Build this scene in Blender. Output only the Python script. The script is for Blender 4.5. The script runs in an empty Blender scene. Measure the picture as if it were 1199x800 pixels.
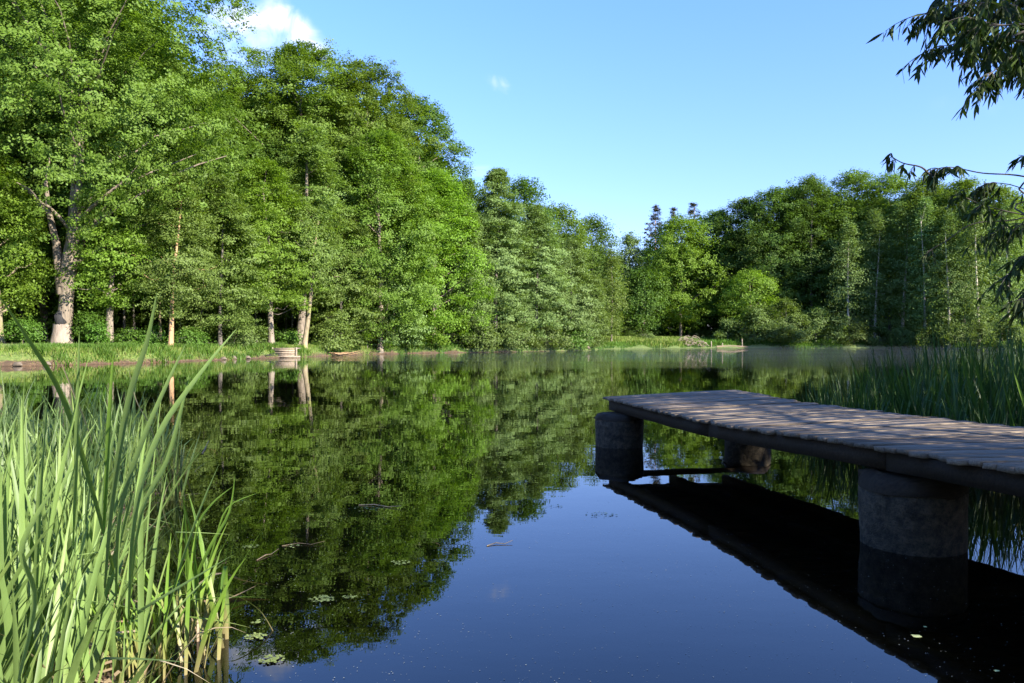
import bpy, bmesh, math, random
import numpy as np
from mathutils import Vector
R = math.radians
random.seed(7)
rg = np.random.default_rng(11)
sc = bpy.context.scene
col = sc.collection

# ------------------------------------------------------------------ camera, sky, sun, exposure
F = 914.0; CX = 599.5; HZ = 396.0; EYE = 1.6        # focal length, centre and horizon of the photograph in its pixels
cam_d = bpy.data.cameras.new('camera'); cam = bpy.data.objects.new('camera', cam_d); col.objects.link(cam)
cam.location = (0, 0, EYE)
cam.rotation_euler = (R(90) - math.atan(4.0/F), 0, 0)
cam_d.sensor_width = 36; cam_d.lens = 36*F/1199
cam_d.clip_start = 0.05; cam_d.clip_end = 4000
sc.camera = cam
SUN_AZ, SUN_EL = 128.0, 28.0
w = bpy.data.worlds.new('World'); sc.world = w; w.use_nodes = True
nt = w.node_tree; N = nt.nodes; L = nt.links
bg = N['Background']; bg.inputs['Strength'].default_value = 0.092
sky = N.new('ShaderNodeTexSky'); sky.sky_type = 'NISHITA'; sky.sun_disc = False
sky.sun_elevation = R(SUN_EL); sky.sun_rotation = R(SUN_AZ)
sky.air_density = 1.0; sky.dust_density = 0.3; sky.ozone_density = 2.0
tc = N.new('ShaderNodeTexCoord')
def mathn(op, a, b=None, c=None, tree=None, clamp=False):
    t = tree or nt
    n = t.nodes.new('ShaderNodeMath'); n.operation = op; n.use_clamp = clamp
    for i, v in enumerate((a, b, c)):
        if v is None: continue
        if isinstance(v, (int, float)): n.inputs[i].default_value = v
        else: t.links.new(v, n.inputs[i])
    return n.outputs[0]
def cloud(px, py, sx, sy, rot, scale, lo, hi, seed):
    # a small cloud sitting round one direction of the sky
    d = Vector(((px-CX)/F, 1, (HZ-py)/F)).normalized()
    u = Vector((d.y, -d.x, 0)).normalized(); v = u.cross(d); v = v if v.z > 0 else -v
    u2 = u*math.cos(rot) + v*math.sin(rot); v2 = v*math.cos(rot) - u*math.sin(rot)
    def dot(vec):
        n = N.new('ShaderNodeVectorMath'); n.operation = 'DOT_PRODUCT'
        L.new(tc.outputs['Generated'], n.inputs[0]); n.inputs[1].default_value = vec; return n.outputs['Value']
    a = mathn('DIVIDE', dot(u2), sx/F); b = mathn('DIVIDE', dot(v2), sy/F)
    # dot products against the tangent axes vanish at the cloud's own direction
    off_a = 0.0
    r2 = mathn('ADD', mathn('MULTIPLY', a, a), mathn('MULTIPLY', b, b))
    g = mathn('POWER', 2.718, mathn('MULTIPLY', r2, -1.0))
    front = mathn('GREATER_THAN', dot(d), 0.0)
    mp = N.new('ShaderNodeMapping'); mp.inputs['Location'].default_value = (seed, seed*1.7, 0)
    L.new(tc.outputs['Generated'], mp.inputs['Vector'])
    no = N.new('ShaderNodeTexNoise'); no.inputs['Scale'].default_value = scale; no.inputs['Detail'].default_value = 9
    no.inputs['Roughness'].default_value = 0.55; no.inputs['Distortion'].default_value = 1.0
    L.new(mp.outputs[0], no.inputs['Vector'])
    m = mathn('MULTIPLY', g, mathn('ADD', mathn('MULTIPLY', no.outputs['Fac'], 1.7), -0.15))
    mr = N.new('ShaderNodeMapRange'); mr.interpolation_type = 'SMOOTHSTEP'
    mr.inputs['From Min'].default_value = lo; mr.inputs['From Max'].default_value = hi
    L.new(m, mr.inputs['Value'])
    return mathn('MULTIPLY', mr.outputs[0], front)
puffs = [(262,22,26,13,.5), (292,24,28,11,.1), (322,17,20,13,.3), (342,30,20,12,-.6), (358,46,20,12,-.9), (374,62,18,10,-1.1), (318,48,30,12,.0), (285,58,40,22,.2)]
cl = None
for i_, (a_, b_, sx_, sy_, ro_) in enumerate(puffs):
    c_ = cloud(a_, b_, sx_*1.25, sy_*1.35, ro_, 30, .15, 1.1 if i_ < 6 else 2.0, 3.1)
    cl = c_ if cl is None else mathn('ADD', cl, mathn('MULTIPLY', c_, mathn('SUBTRACT', 1.0, mathn('MINIMUM', cl, 1.0))))
cl = mathn('ADD', cl, mathn('ADD', cloud(583, 98, 22, 11, R(-25), 40, .3, 1.9, 5.2), cloud(565, 202, 34, 10, 0, 20, .3, 1.6, 1.2)))
cl = mathn('MINIMUM', mathn('ADD', cl, cloud(1150, 125, 60, 18, R(-10), 12, .35, 3.5, 2.2)), .95)
tint = N.new('ShaderNodeMixRGB'); tint.blend_type = 'MULTIPLY'; tint.inputs[0].default_value = 1
L.new(sky.outputs[0], tint.inputs[1])
spz = N.new('ShaderNodeSeparateXYZ'); L.new(tc.outputs['Generated'], spz.inputs[0])
zr_ = N.new('ShaderNodeValToRGB'); el = zr_.color_ramp.elements; el[0].position = .05; el[0].color = (.77, .79, 1.18, 1); el[1].position = .42; el[1].color = (.80, 1.06, 1.66, 1)
L.new(spz.outputs['Z'], zr_.inputs[0]); L.new(zr_.outputs[0], tint.inputs[2])
mx = N.new('ShaderNodeMixRGB'); L.new(cl, mx.inputs[0]); L.new(tint.outputs[0], mx.inputs[1]); mx.inputs[2].default_value = (5.0, 5.2, 5.6, 1)
L.new(mx.outputs[0], bg.inputs['Color'])
sd = bpy.data.lights.new('sun', 'SUN'); sun = bpy.data.objects.new('sun', sd); col.objects.link(sun)
sd.energy = 5.0; sd.angle = R(0.5); sd.color = (1.0, 0.93, 0.80)
SDIR = Vector((math.sin(R(SUN_AZ))*math.cos(R(SUN_EL)), math.cos(R(SUN_AZ))*math.cos(R(SUN_EL)), math.sin(R(SUN_EL))))
sun.rotation_euler = SDIR.to_track_quat('Z', 'Y').to_euler()
sun.location = (20, -20, 30)
vs = sc.view_settings; vs.view_transform = 'Standard'; vs.look = 'None'; vs.gamma = 1; vs.exposure = 1.62; vs.use_curve_mapping = False
sc.cycles.max_bounces = 8; sc.cycles.diffuse_bounces = 3; sc.cycles.glossy_bounces = 3
sc.cycles.transmission_bounces = 3; sc.cycles.transparent_max_bounces = 8; sc.cycles.volume_bounces = 0
sc.cycles.caustics_reflective = False; sc.cycles.caustics_refractive = False

# ------------------------------------------------------------------ helpers
def at(px, D, z=0.0):                      # the world point seen at column px of the photograph, D metres away
    return Vector(((px-CX)/F*D, D, z))
def zat(py, D): return EYE - (py-HZ)/F*D
def tag(o, label=None, cat=None, group=None, kind=None):
    if label: o['label'] = label
    if cat: o['category'] = cat
    if group: o['group'] = group
    if kind: o['kind'] = kind
    return o
def empty(name, loc=(0,0,0), rz=0):
    o = bpy.data.objects.new(name, None); col.objects.link(o); o.location = loc; o.rotation_euler = (0,0,rz)
    o.empty_display_size = .2
    return o
def mesh_np(name, V, Fa, mat, parent=None, smooth=False):
    me = bpy.data.meshes.new(name)
    V = np.asarray(V, dtype=np.float32); Fa = np.asarray(Fa, dtype=np.int32)
    k = Fa.shape[1]
    me.vertices.add(len(V)); me.vertices.foreach_set('co', V.ravel())
    me.loops.add(Fa.size); me.loops.foreach_set('vertex_index', Fa.ravel())
    me.polygons.add(len(Fa)); me.polygons.foreach_set('loop_start', np.arange(len(Fa), dtype=np.int32)*k)
    if smooth: me.polygons.foreach_set('use_smooth', np.ones(len(Fa), dtype=bool))
    me.materials.append(mat); me.update(calc_edges=True)
    o = bpy.data.objects.new(name, me); col.objects.link(o)
    if parent is not None: o.parent = parent
    return o
class MB:                                   # collects quads, builds one mesh
    def __init__(s): s.V = []; s.F = []
    def quad(s, a, b, c, d):
        n = len(s.V); s.V += [tuple(a), tuple(b), tuple(c), tuple(d)]; s.F.append((n, n+1, n+2, n+3))
    def tube(s, pts, rad, seg=8, cap=True, rough=0.0, rnd=random):
        pts = [Vector(p) for p in pts]; n0 = len(s.V)
        up = Vector((0,0,1))
        for i, p in enumerate(pts):
            t = (pts[min(i+1, len(pts)-1)] - pts[max(i-1, 0)]).normalized()
            a = t.cross(Vector((1,0,0)) if abs(t.z) > .8 else up).normalized(); b = t.cross(a).normalized()
            for k in range(seg):
                th = 2*math.pi*k/seg
                r = rad[i]*(1 + rough*(rnd.random()-.5))
                s.V.append(tuple(p + a*math.cos(th)*r + b*math.sin(th)*r))
        for i in range(len(pts)-1):
            for k in range(seg):
                k2 = (k+1) % seg
                s.F.append((n0+i*seg+k, n0+i*seg+k2, n0+(i+1)*seg+k2, n0+(i+1)*seg+k))
        if cap and seg == 8:
            for i in (0, len(pts)-1):
                q = n0+i*seg
                s.F.append((q, q+1, q+2, q+3)); s.F.append((q, q+3, q+4, q+7)); s.F.append((q+4, q+5, q+6, q+7))
    def box(s, c, dx, dy, dz, ux=Vector((1,0,0)), uy=Vector((0,1,0)), uz=Vector((0,0,1)), jit=0.0):
        n = len(s.V); c = Vector(c)
        for i in (-1, 1):
            for j in (-1, 1):
                for k in (-1, 1):
                    s.V.append(tuple(c + ux*dx*i/2 + uy*dy*j/2 + uz*dz*k/2 + Vector([(random.random()-.5)*jit for _ in range(3)])))
        for f in ((0,1,3,2), (4,6,7,5), (0,4,5,1), (2,3,7,6), (0,2,6,4), (1,5,7,3)): s.F.append(tuple(n+q for q in f))
    def build(s, name, mat, parent=None, smooth=False): return mesh_np(name, s.V, s.F, mat, parent, smooth)

# ------------------------------------------------------------------ materials
def newmat(name):
    m = bpy.data.materials.new(name); m.use_nodes = True; m.node_tree.nodes.clear()
    o = m.node_tree.nodes.new('ShaderNodeOutputMaterial'); return m, m.node_tree, o
def ramp(t, fac, stops):
    r = t.nodes.new('ShaderNodeValToRGB'); e = r.color_ramp.elements
    while len(e) < len(stops): e.new(.5)
    for i, (p, c) in enumerate(stops): e[i].position = p; e[i].color = (*c, 1)
    t.links.new(fac, r.inputs[0]); return r.outputs[0]
def noise(t, scale, detail=4, rough=.5, vec=None, stretch=None, coord='Object'):
    n = t.nodes.new('ShaderNodeTexNoise'); n.inputs['Scale'].default_value = scale; n.inputs['Detail'].default_value = detail
    n.inputs['Roughness'].default_value = rough
    if vec is None:
        c = t.nodes.new('ShaderNodeTexCoord'); vec = c.outputs[coord]
    if stretch:
        mp = t.nodes.new('ShaderNodeMapping'); mp.inputs['Scale'].default_value = stretch; t.links.new(vec, mp.inputs[0]); vec = mp.outputs[0]
    t.links.new(vec, n.inputs['Vector']); return n.outputs['Fac']
def bump(t, h, strength, dist):
    b = t.nodes.new('ShaderNodeBump'); b.inputs['Strength'].default_value = strength; b.inputs['Distance'].default_value = dist
    t.links.new(h, b.inputs['Height']); return b.outputs[0]
def leafmat(name, dark, mid, light, trans=.46, gloss=.012, rough=.6, objvar=.25, hue=(1,1,1)):
    m, t, out = newmat(name); n = t.nodes; l = t.links
    g = n.new('ShaderNodeNewGeometry'); oi = n.new('ShaderNodeObjectInfo')
    c = ramp(t, g.outputs['Random Per Island'], [(0, dark), (.5, mid), (1, light)])
    hs = n.new('ShaderNodeHueSaturation'); l.new(c, hs.inputs['Color'])
    l.new(mathn('ADD', mathn('MULTIPLY', oi.outputs['Random'], .014, tree=t), .482, tree=t), hs.inputs['Hue'])
    l.new(mathn('ADD', mathn('MULTIPLY', oi.outputs['Random'], objvar, tree=t), 1-objvar/2, tree=t), hs.inputs['Value'])
    d = n.new('ShaderNodeBsdfDiffuse'); l.new(hs.outputs[0], d.inputs[0])
    tr = n.new('ShaderNodeBsdfTranslucent')
    y = n.new('ShaderNodeMixRGB'); y.blend_type = 'MULTIPLY'; y.inputs[0].default_value = 1; y.inputs[2].default_value = (1.25, 1.3, .55, 1)
    l.new(hs.outputs[0], y.inputs[1]); l.new(y.outputs[0], tr.inputs[0])
    a = n.new('ShaderNodeMixShader'); a.inputs[0].default_value = trans; l.new(d.outputs[0], a.inputs[1]); l.new(tr.outputs[0], a.inputs[2])
    gl = n.new('ShaderNodeBsdfGlossy'); gl.inputs['Roughness'].default_value = rough; gl.inputs[0].default_value = (1,1,1,1)
    b = n.new('ShaderNodeMixShader'); b.inputs[0].default_value = gloss; l.new(a.outputs[0], b.inputs[1]); l.new(gl.outputs[0], b.inputs[2])
    l.new(b.outputs[0], out.inputs[0]); return m
M = {}
M['oak']    = leafmat('oak_leaves',   (0.096,0.167,0.023), (0.120,0.209,0.028), (0.144,0.251,0.032))
M['maple']  = leafmat('maple_leaves', (0.107,0.202,0.021), (0.134,0.252,0.024), (0.160,0.302,0.027))
M['beech']  = leafmat('beech_leaves', (0.110,0.175,0.039), (0.138,0.218,0.045), (0.165,0.262,0.050))
M['alder']  = leafmat('alder_leaves', (.122,.195,.058), (.152,.243,.072), (.184,.290,.086), trans=.35)
M['darkoak']= leafmat('dark_oak_leaves', (0.065,0.127,0.022), (0.082,0.159,0.025), (0.098,0.190,0.029))
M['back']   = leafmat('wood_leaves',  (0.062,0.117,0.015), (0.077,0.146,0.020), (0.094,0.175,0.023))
M['spruce'] = leafmat('spruce_needles', (.030,.050,.018), (.060,.070,.028), (.13,.085,.045), trans=.15)
M['shrub']  = leafmat('shrub_leaves', (0.096,0.147,0.039), (0.120,0.184,0.046), (0.144,0.221,0.053))
M['under']  = leafmat('undergrowth_leaves', (0.069,0.156,0.019), (0.086,0.194,0.024), (0.104,0.233,0.029))
M['willow'] = leafmat('willow_leaves', (.026,.052,.010), (.042,.078,.014), (.062,.105,.020), trans=.3, gloss=.02)
M['grass']  = leafmat('grass_blades', (.08,.15,.02), (.13,.21,.03), (.24,.25,.08), trans=.3)
def reedmat(name, lo, hi, tip, base, rough=.5):
    m, t, out = newmat(name); n = t.nodes; l = t.links
    g = n.new('ShaderNodeNewGeometry'); oi = n.new('ShaderNodeObjectInfo')
    c = ramp(t, g.outputs['Random Per Island'], [(0, lo), (.45, hi), (1, tip)])
    no = noise(t, 60, 3, .6, stretch=(1, 1, .05))
    mm = n.new('ShaderNodeMixRGB'); mm.blend_type = 'MULTIPLY'; mm.inputs[0].default_value = .35; l.new(c, mm.inputs[1])
    l.new(ramp(t, no, [(.3, (.6,.6,.55)), (.7, (1.1,1.1,1.0))]), mm.inputs[2])
    co = n.new('ShaderNodeTexCoord'); sp = n.new('ShaderNodeSeparateXYZ'); l.new(co.outputs['Object'], sp.inputs[0])
    zf = n.new('ShaderNodeMapRange'); l.new(sp.outputs['Z'], zf.inputs[0]); zf.inputs[1].default_value = .30; zf.inputs[2].default_value = -.02
    m2 = n.new('ShaderNodeMixRGB'); l.new(zf.outputs[0], m2.inputs[0]); l.new(mm.outputs[0], m2.inputs[1]); m2.inputs[2].default_value = (*base, 1)
    hs = n.new('ShaderNodeHueSaturation'); l.new(m2.outputs[0], hs.inputs['Color'])
    l.new(mathn('ADD', mathn('MULTIPLY', oi.outputs['Random'], .3, tree=t), .85, tree=t), hs.inputs['Value'])
    d = n.new('ShaderNodeBsdfDiffuse'); l.new(hs.outputs[0], d.inputs[0])
    tr = n.new('ShaderNodeBsdfTranslucent'); y = n.new('ShaderNodeMixRGB'); y.blend_type = 'MULTIPLY'; y.inputs[0].default_value = 1
    y.inputs[2].default_value = (1.2, 1.25, .5, 1); l.new(hs.outputs[0], y.inputs[1]); l.new(y.outputs[0], tr.inputs[0])
    a = n.new('ShaderNodeMixShader'); a.inputs[0].default_value = .30; l.new(d.outputs[0], a.inputs[1]); l.new(tr.outputs[0], a.inputs[2])
    gl = n.new('ShaderNodeBsdfGlossy'); gl.inputs['Roughness'].default_value = rough
    b = n.new('ShaderNodeMixShader'); b.inputs[0].default_value = .03; l.new(a.outputs[0], b.inputs[1]); l.new(gl.outputs[0], b.inputs[2])
    l.new(b.outputs[0], out.inputs[0]); return m
M['reed']  = reedmat('reed_leaf', (.120,.185,.052), (.165,.255,.074), (.245,.340,.098), (.32,.29,.12))
M['reedy'] = reedmat('young_reed_leaf', (.11,.20,.025), (.16,.28,.038), (.23,.36,.06), (.34,.26,.13))
M['reedd'] = reedmat('shaded_reed_leaf', (.030,.075,.014), (.050,.115,.020), (.090,.17,.03), (.10,.10,.04))  # darker copy of the reed colours, the right bed's shade painted in
M['dead']  = reedmat('withered_reed', (.30,.22,.13), (.42,.33,.20), (.55,.47,.32), (.30,.20,.12))

def bark(name, a, b, scale=6, st=(1,1,.25), moss=None):
    m, t, out = newmat(name); p = t.nodes.new('ShaderNodeBsdfPrincipled'); t.links.new(p.outputs[0], out.inputs[0])
    n1 = noise(t, scale, 6, .65, stretch=st); c = ramp(t, n1, [(.32, a), (.62, b)])
    if moss:
        n2 = noise(t, .8, 4, .6)
        mxx = t.nodes.new('ShaderNodeMixRGB'); t.links.new(ramp(t, n2, [(.52, (0,0,0)), (.62, (1,1,1))]), mxx.inputs[0])
        t.links.new(c, mxx.inputs[1]); mxx.inputs[2].default_value = (*moss, 1); c = mxx.outputs[0]
    t.links.new(c, p.inputs['Base Color']); p.inputs['Roughness'].default_value = .9
    t.links.new(bump(t, n1, .8, .05), p.inputs['Normal']); return m
M['bark_oak'] = bark('grey_oak_bark', (.085,.065,.048), (.24,.19,.14), 5)
M['bark_pale'] = bark('pale_bark', (.11,.088,.065), (.25,.205,.155), 5)
M['bark_alder'] = bark('whitish_bark', (.28,.23,.17), (.52,.45,.36), 5)
M['bark_maple'] = bark('buff_bark', (.13,.10,.06), (.30,.24,.15), 6, moss=(.22,.24,.06))
M['bark_dark'] = bark('dark_bark', (.05,.042,.035), (.13,.11,.09), 6)
M['bark_scar'] = bark('blackened_bark', (.008,.008,.010), (.03,.028,.028), 8)
M['bark_pink'] = bark('stripped_bark', (.16,.12,.095), (.31,.25,.20), 3, (1,1,.4))
M['bark_pine'] = bark('reddish_bark', (.28,.15,.07), (.48,.30,.16), 7)

def wood(name, a, b, grey, dirn):
    m, t, out = newmat(name); n = t.nodes; l = t.links
    p = n.new('ShaderNodeBsdfPrincipled'); l.new(p.outputs[0], out.inputs[0])
    co = n.new('ShaderNodeTexCoord')
    mp = n.new('ShaderNodeMapping'); mp.inputs['Rotation'].default_value = (0,0,dirn); mp.inputs['Scale'].default_value = (1.2, 30, 30)
    l.new(co.outputs['Object'], mp.inputs[0])
    n1 = n.new('ShaderNodeTexNoise'); n1.inputs['Scale'].default_value = 1.5; n1.inputs['Detail'].default_value = 6; n1.inputs['Roughness'].default_value = .65
    l.new(mp.outputs[0], n1.inputs['Vector'])
    c = ramp(t, n1.outputs['Fac'], [(.3, a), (.68, b)])
    g = n.new('ShaderNodeNewGeometry')
    c2 = ramp(t, g.outputs['Random Per Island'], [(0, (.62,.6,.58)), (.5, (1,1,1)), (1, (1.25,1.22,1.2))])
    mm = n.new('ShaderNodeMixRGB'); mm.blend_type = 'MULTIPLY'; mm.inputs[0].default_value = 1; l.new(c, mm.inputs[1]); l.new(c2, mm.inputs[2])
    n2 = noise(t, 2.2, 5, .6); m3 = n.new('ShaderNodeMixRGB'); l.new(ramp(t, n2, [(.45, (0,0,0)), (.7, (.6,.6,.6))]), m3.inputs[0])
    l.new(mm.outputs[0], m3.inputs[1]); m3.inputs[2].default_value = (*grey, 1)
    l.new(m3.outputs[0], p.inputs['Base Color']); p.inputs['Roughness'].default_value = .8; p.inputs['Specular IOR Level'].default_value = .25
    l.new(bump(t, n1.outputs['Fac'], .5, .01), p.inputs['Normal']); return m
PD = Vector((-.228, 1.0, 0)).normalized()       # along the jetty, outwards
PX = Vector((PD.y, -PD.x, 0))                    # across it, to the right
M['plank'] = wood('weathered_planks', (.09,.067,.045), (.30,.235,.17), (.17,.145,.115), -math.atan2(PX.y, PX.x))
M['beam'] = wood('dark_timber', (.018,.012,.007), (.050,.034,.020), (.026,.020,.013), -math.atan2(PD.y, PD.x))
def concrete():
    m, t, out = newmat('weathered_concrete'); n = t.nodes; l = t.links
    p = n.new('ShaderNodeBsdfPrincipled'); l.new(p.outputs[0], out.inputs[0]); p.inputs['Roughness'].default_value = .85
    n1 = noise(t, 13, 8, .75); n2 = noise(t, 90, 3, .6); n3 = noise(t, 3, 4, .6, stretch=(1,1,5))
    c = ramp(t, n1, [(.38, (.022,.017,.010)), (.68, (.17,.132,.085))])
    mm = n.new('ShaderNodeMixRGB'); mm.blend_type = 'MULTIPLY'; mm.inputs[0].default_value = .8; l.new(c, mm.inputs[1])
    l.new(ramp(t, n3, [(.35, (.6,.58,.55)), (.65, (1.1,1.1,1.1))]), mm.inputs[2])
    m4 = n.new('ShaderNodeMixRGB'); m4.blend_type = 'MULTIPLY'; m4.inputs[0].default_value = .7; l.new(mm.outputs[0], m4.inputs[1])
    l.new(ramp(t, n2, [(.36, (.45,.45,.45)), (.46, (1,1,1)), (.66, (1,1,1)), (.72, (1.6,1.55,1.5))]), m4.inputs[2])
    co = n.new('ShaderNodeTexCoord'); sp = n.new('ShaderNodeSeparateXYZ'); l.new(co.outputs['Object'], sp.inputs[0])
    zz = mathn('ADD', sp.outputs['Z'], mathn('MULTIPLY', n1, .05), tree=t)
    m5 = n.new('ShaderNodeMixRGB'); m5.blend_type = 'MULTIPLY'; m5.inputs[0].default_value = 1; l.new(m4.outputs[0], m5.inputs[1])
    l.new(ramp(t, zz, [(.0, (.25,.26,.13)), (.04, (.34,.33,.18)), (.075, (.75,.7,.6)), (.11, (1,1,1))]), m5.inputs[2])
    l.new(m5.outputs[0], p.inputs['Base Color'])
    l.new(bump(t, mathn('ADD', n1, mathn('MULTIPLY', n2, .4, tree=t), tree=t), .9, .03), p.inputs['Normal']); return m
M['concrete'] = concrete()
def ground():
    m, t, out = newmat('bank_soil_and_grass'); n = t.nodes; l = t.links
    p = n.new('ShaderNodeBsdfPrincipled'); l.new(p.outputs[0], out.inputs[0]); p.inputs['Roughness'].default_value = .95
    g = n.new('ShaderNodeNewGeometry'); sp = n.new('ShaderNodeSeparateXYZ'); l.new(g.outputs['Position'], sp.inputs[0])
    n1 = noise(t, .9, 8, .65); n2 = noise(t, 6, 6, .7); n3 = noise(t, .25, 3, .5)
    mud = ramp(t, n2, [(.3, (.03,.019,.010)), (.55, (.10,.060,.030)), (.75, (.26,.165,.09))])
    gr = ramp(t, n2, [(.3, (.055,.085,.016)), (.55, (.12,.17,.03)), (.75, (.24,.22,.08))])
    fy = n.new('ShaderNodeMapRange'); fy.inputs[1].default_value = 84; fy.inputs[2].default_value = 104; fy.inputs[4].default_value = .45; l.new(sp.outputs['Y'], fy.inputs[0])
    zz_ = mathn('ADD', sp.outputs['Z'], fy.outputs[0], tree=t)
    h = mathn('ADD', zz_, mathn('MULTIPLY', mathn('SUBTRACT', n1, .5, tree=t), 1.1, tree=t), tree=t)
    a = n.new('ShaderNodeMixRGB'); l.new(ramp(t, h, [(.16, (0,0,0)), (.34, (1,1,1))]), a.inputs[0]); l.new(mud, a.inputs[1]); l.new(gr, a.inputs[2])
    wet = ramp(t, sp.outputs['Z'], [(.0, (.75,.66,.52)), (.06, (1,1,1))])
    b = n.new('ShaderNodeMixRGB'); b.blend_type = 'MULTIPLY'; b.inputs[0].default_value = 1; l.new(a.outputs[0], b.inputs[1]); l.new(wet, b.inputs[2])
    l.new(b.outputs[0], p.inputs['Base Color']); l.new(bump(t, n2, .8, .06), p.inputs['Normal']); return m
M['ground'] = ground()
def water():
    m, t, out = newmat('pond_water'); n = t.nodes; l = t.links
    g = n.new('ShaderNodeNewGeometry'); sp = n.new('ShaderNodeSeparateXYZ'); l.new(g.outputs['Position'], sp.inputs[0])
    far = n.new('ShaderNodeMapRange'); far.interpolation_type = 'SMOOTHSTEP'; far.inputs[1].default_value = 34; far.inputs[2].default_value = 80
    l.new(sp.outputs['Y'], far.inputs[0])
    east = n.new('ShaderNodeMapRange'); east.inputs[1].default_value = -8; east.inputs[2].default_value = 14; east.inputs[3].default_value = .25; east.inputs[4].default_value = 1.0
    l.new(sp.outputs['X'], east.inputs[0])
    pos = g.outputs['Position']
    patch = noise(t, .11, 4, .55, vec=pos, stretch=(.25, 1, 1))
    pm = ramp(t, patch, [(.36, (0,0,0)), (.52, (1,1,1))])
    fine = noise(t, 9, 3, .6, vec=pos, stretch=(.6, 1, 1))
    wave = noise(t, 2.0, 3, .5, vec=pos, stretch=(.5, 1, 1))
    slow = noise(t, .7, 2, .5, vec=pos)
    ruff = mathn('MULTIPLY', mathn('MULTIPLY', mathn('MULTIPLY', far.outputs[0], east.outputs[0], tree=t), pm, tree=t), fine, tree=t)
    h = mathn('ADD', mathn('MULTIPLY', ruff, .030, tree=t), mathn('ADD', mathn('MULTIPLY', wave, .0011, tree=t), mathn('MULTIPLY', slow, .0022, tree=t), tree=t), tree=t)
    b = n.new('ShaderNodeBump'); b.inputs['Strength'].default_value = 1; b.inputs['Distance'].default_value = 1.0; l.new(h, b.inputs['Height'])
    fr = n.new('ShaderNodeFresnel'); fr.inputs[0].default_value = 1.46; l.new(b.outputs[0], fr.inputs['Normal'])
    gl = n.new('ShaderNodeBsdfGlossy'); gl.inputs['Roughness'].default_value = 0.0; l.new(b.outputs[0], gl.inputs['Normal']); gl.inputs[0].default_value = (1,1,1,1)
    tr = n.new('ShaderNodeBsdfTransparent'); tr.inputs[0].default_value = (.52,.42,.24,1)
    di = n.new('ShaderNodeBsdfDiffuse'); di.inputs[0].default_value = (.004,.005,.003,1)
    s1 = n.new('ShaderNodeMixShader'); s1.inputs[0].default_value = .2; l.new(tr.outputs[0], s1.inputs[1]); l.new(di.outputs[0], s1.inputs[2])
    s2 = n.new('ShaderNodeMixShader'); l.new(fr.outputs[0], s2.inputs[0]); l.new(s1.outputs[0], s2.inputs[1]); l.new(gl.outputs[0], s2.inputs[2])
    l.new(s2.outputs[0], out.inputs[0]); return m
M['water'] = water()
def flat(name, c, rough=.8, var=.25, sc_=20):
    m, t, out = newmat(name); p = t.nodes.new('ShaderNodeBsdfPrincipled'); t.links.new(p.outputs[0], out.inputs[0])
    n1 = noise(t, sc_, 4, .6)
    t.links.new(ramp(t, n1, [(.3, tuple(x*(1-var) for x in c)), (.7, tuple(min(1, x*(1+var)) for x in c))]), p.inputs['Base Color'])
    p.inputs['Roughness'].default_value = rough; return m
M['twig'] = flat('dry_twig', (.16,.115,.07)); M['twigpale'] = flat('bleached_twig', (.28,.22,.15))
M['weed'] = flat('duckweed', (.15,.19,.05), var=.5, sc_=60); M['leafyellow'] = flat('fallen_leaf', (.62,.66,.25))
M['speck'] = flat('pollen', (.30,.30,.25)); M['timber'] = flat('bleached_timber', (.26,.20,.14), var=.4, sc_=5); M['stone'] = flat('stone', (.13,.10,.07), var=.5, sc_=4)

# ------------------------------------------------------------------ the pond and its banks
def sh(px, D): p = at(px, D); return (p.x, p.y)
SHORE = [(3.4,2.9),(1.5,2.3),(.2,2.3),(-.9,2.9),(-1.55,3.9),(-2.1,5.2),(-3.2,7.0),(-4.4,9.0),(-7,11),(-14,13),(-27,17),(-44,28),(-42,38),(-33,42.5),
         sh(0,43.5), sh(60,45.5), sh(100,47), sh(160,50), sh(200,52), sh(250,56.5), sh(300,61), sh(340,64), sh(380,69.5), sh(430,76), sh(480,81.5), sh(540,86),
         sh(600,91), sh(660,98), sh(690,104), sh(705,113), sh(740,118), sh(790,122), sh(830,126), sh(870,126), sh(920,124), sh(960,123), sh(1010,126), sh(1060,126),
         sh(1110,119), sh(1150,110), sh(1199,99), (66,84), (58,62), (42,40), (26,24), (15,16.5), (8.5,15), (5.6,14.3), (5.1,12), (5.15,10.4), (5.5,8.6), (5.7,6.6), (5.3,4.6), (4.6,3.4)]
def signed(X, Y):
    P = np.array(SHORE); Q = np.roll(P, -1, axis=0)
    best = np.full(X.shape, 1e9); inside = np.zeros(X.shape, bool)
    for (x0, y0), (x1, y1) in zip(P, Q):
        dx, dy = x1-x0, y1-y0
        t = np.clip(((X-x0)*dx+(Y-y0)*dy)/(dx*dx+dy*dy), 0, 1)
        best = np.minimum(best, np.hypot(X-x0-t*dx, Y-y0-t*dy))
        if y0 != y1:
            c = ((y0 > Y) != (y1 > Y)) & (X < (x1-x0)*(Y-y0)/(y1-y0)+x0); inside ^= c
    return np.where(inside, -best, best)
def sstep(x): x = np.clip(x, 0, 1); return x*x*(3-2*x)
def height(X, Y):
    X = np.asarray(X, float); Y = np.asarray(Y, float); d = signed(X, Y)
    near = 1 - sstep((np.hypot(X, Y)-14)/14)
    wob = .5*np.sin(X*.9+1.3*np.sin(Y*.7))+.5*np.sin(Y*1.1+2*np.sin(X*.45))
    d2 = d + .35*wob*(1-near*.6)
    up = (.45 + .35*(1-near))*sstep((d2+.1)/(1.2+2*near)) + .45*(1-near)*sstep((d2-1)/7) + .04*wob
    far = np.maximum(0, d-60)*.01
    dn = -.06 - .42*sstep(-d2/1.6) - .8*sstep((-d2-1)/9)
    return np.where(d2 > -.1, up+far-.02, dn)
n = 420
s = np.linspace(-1, 1, n); ax = 1500*np.sinh(s*6)/np.sinh(6)
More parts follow.
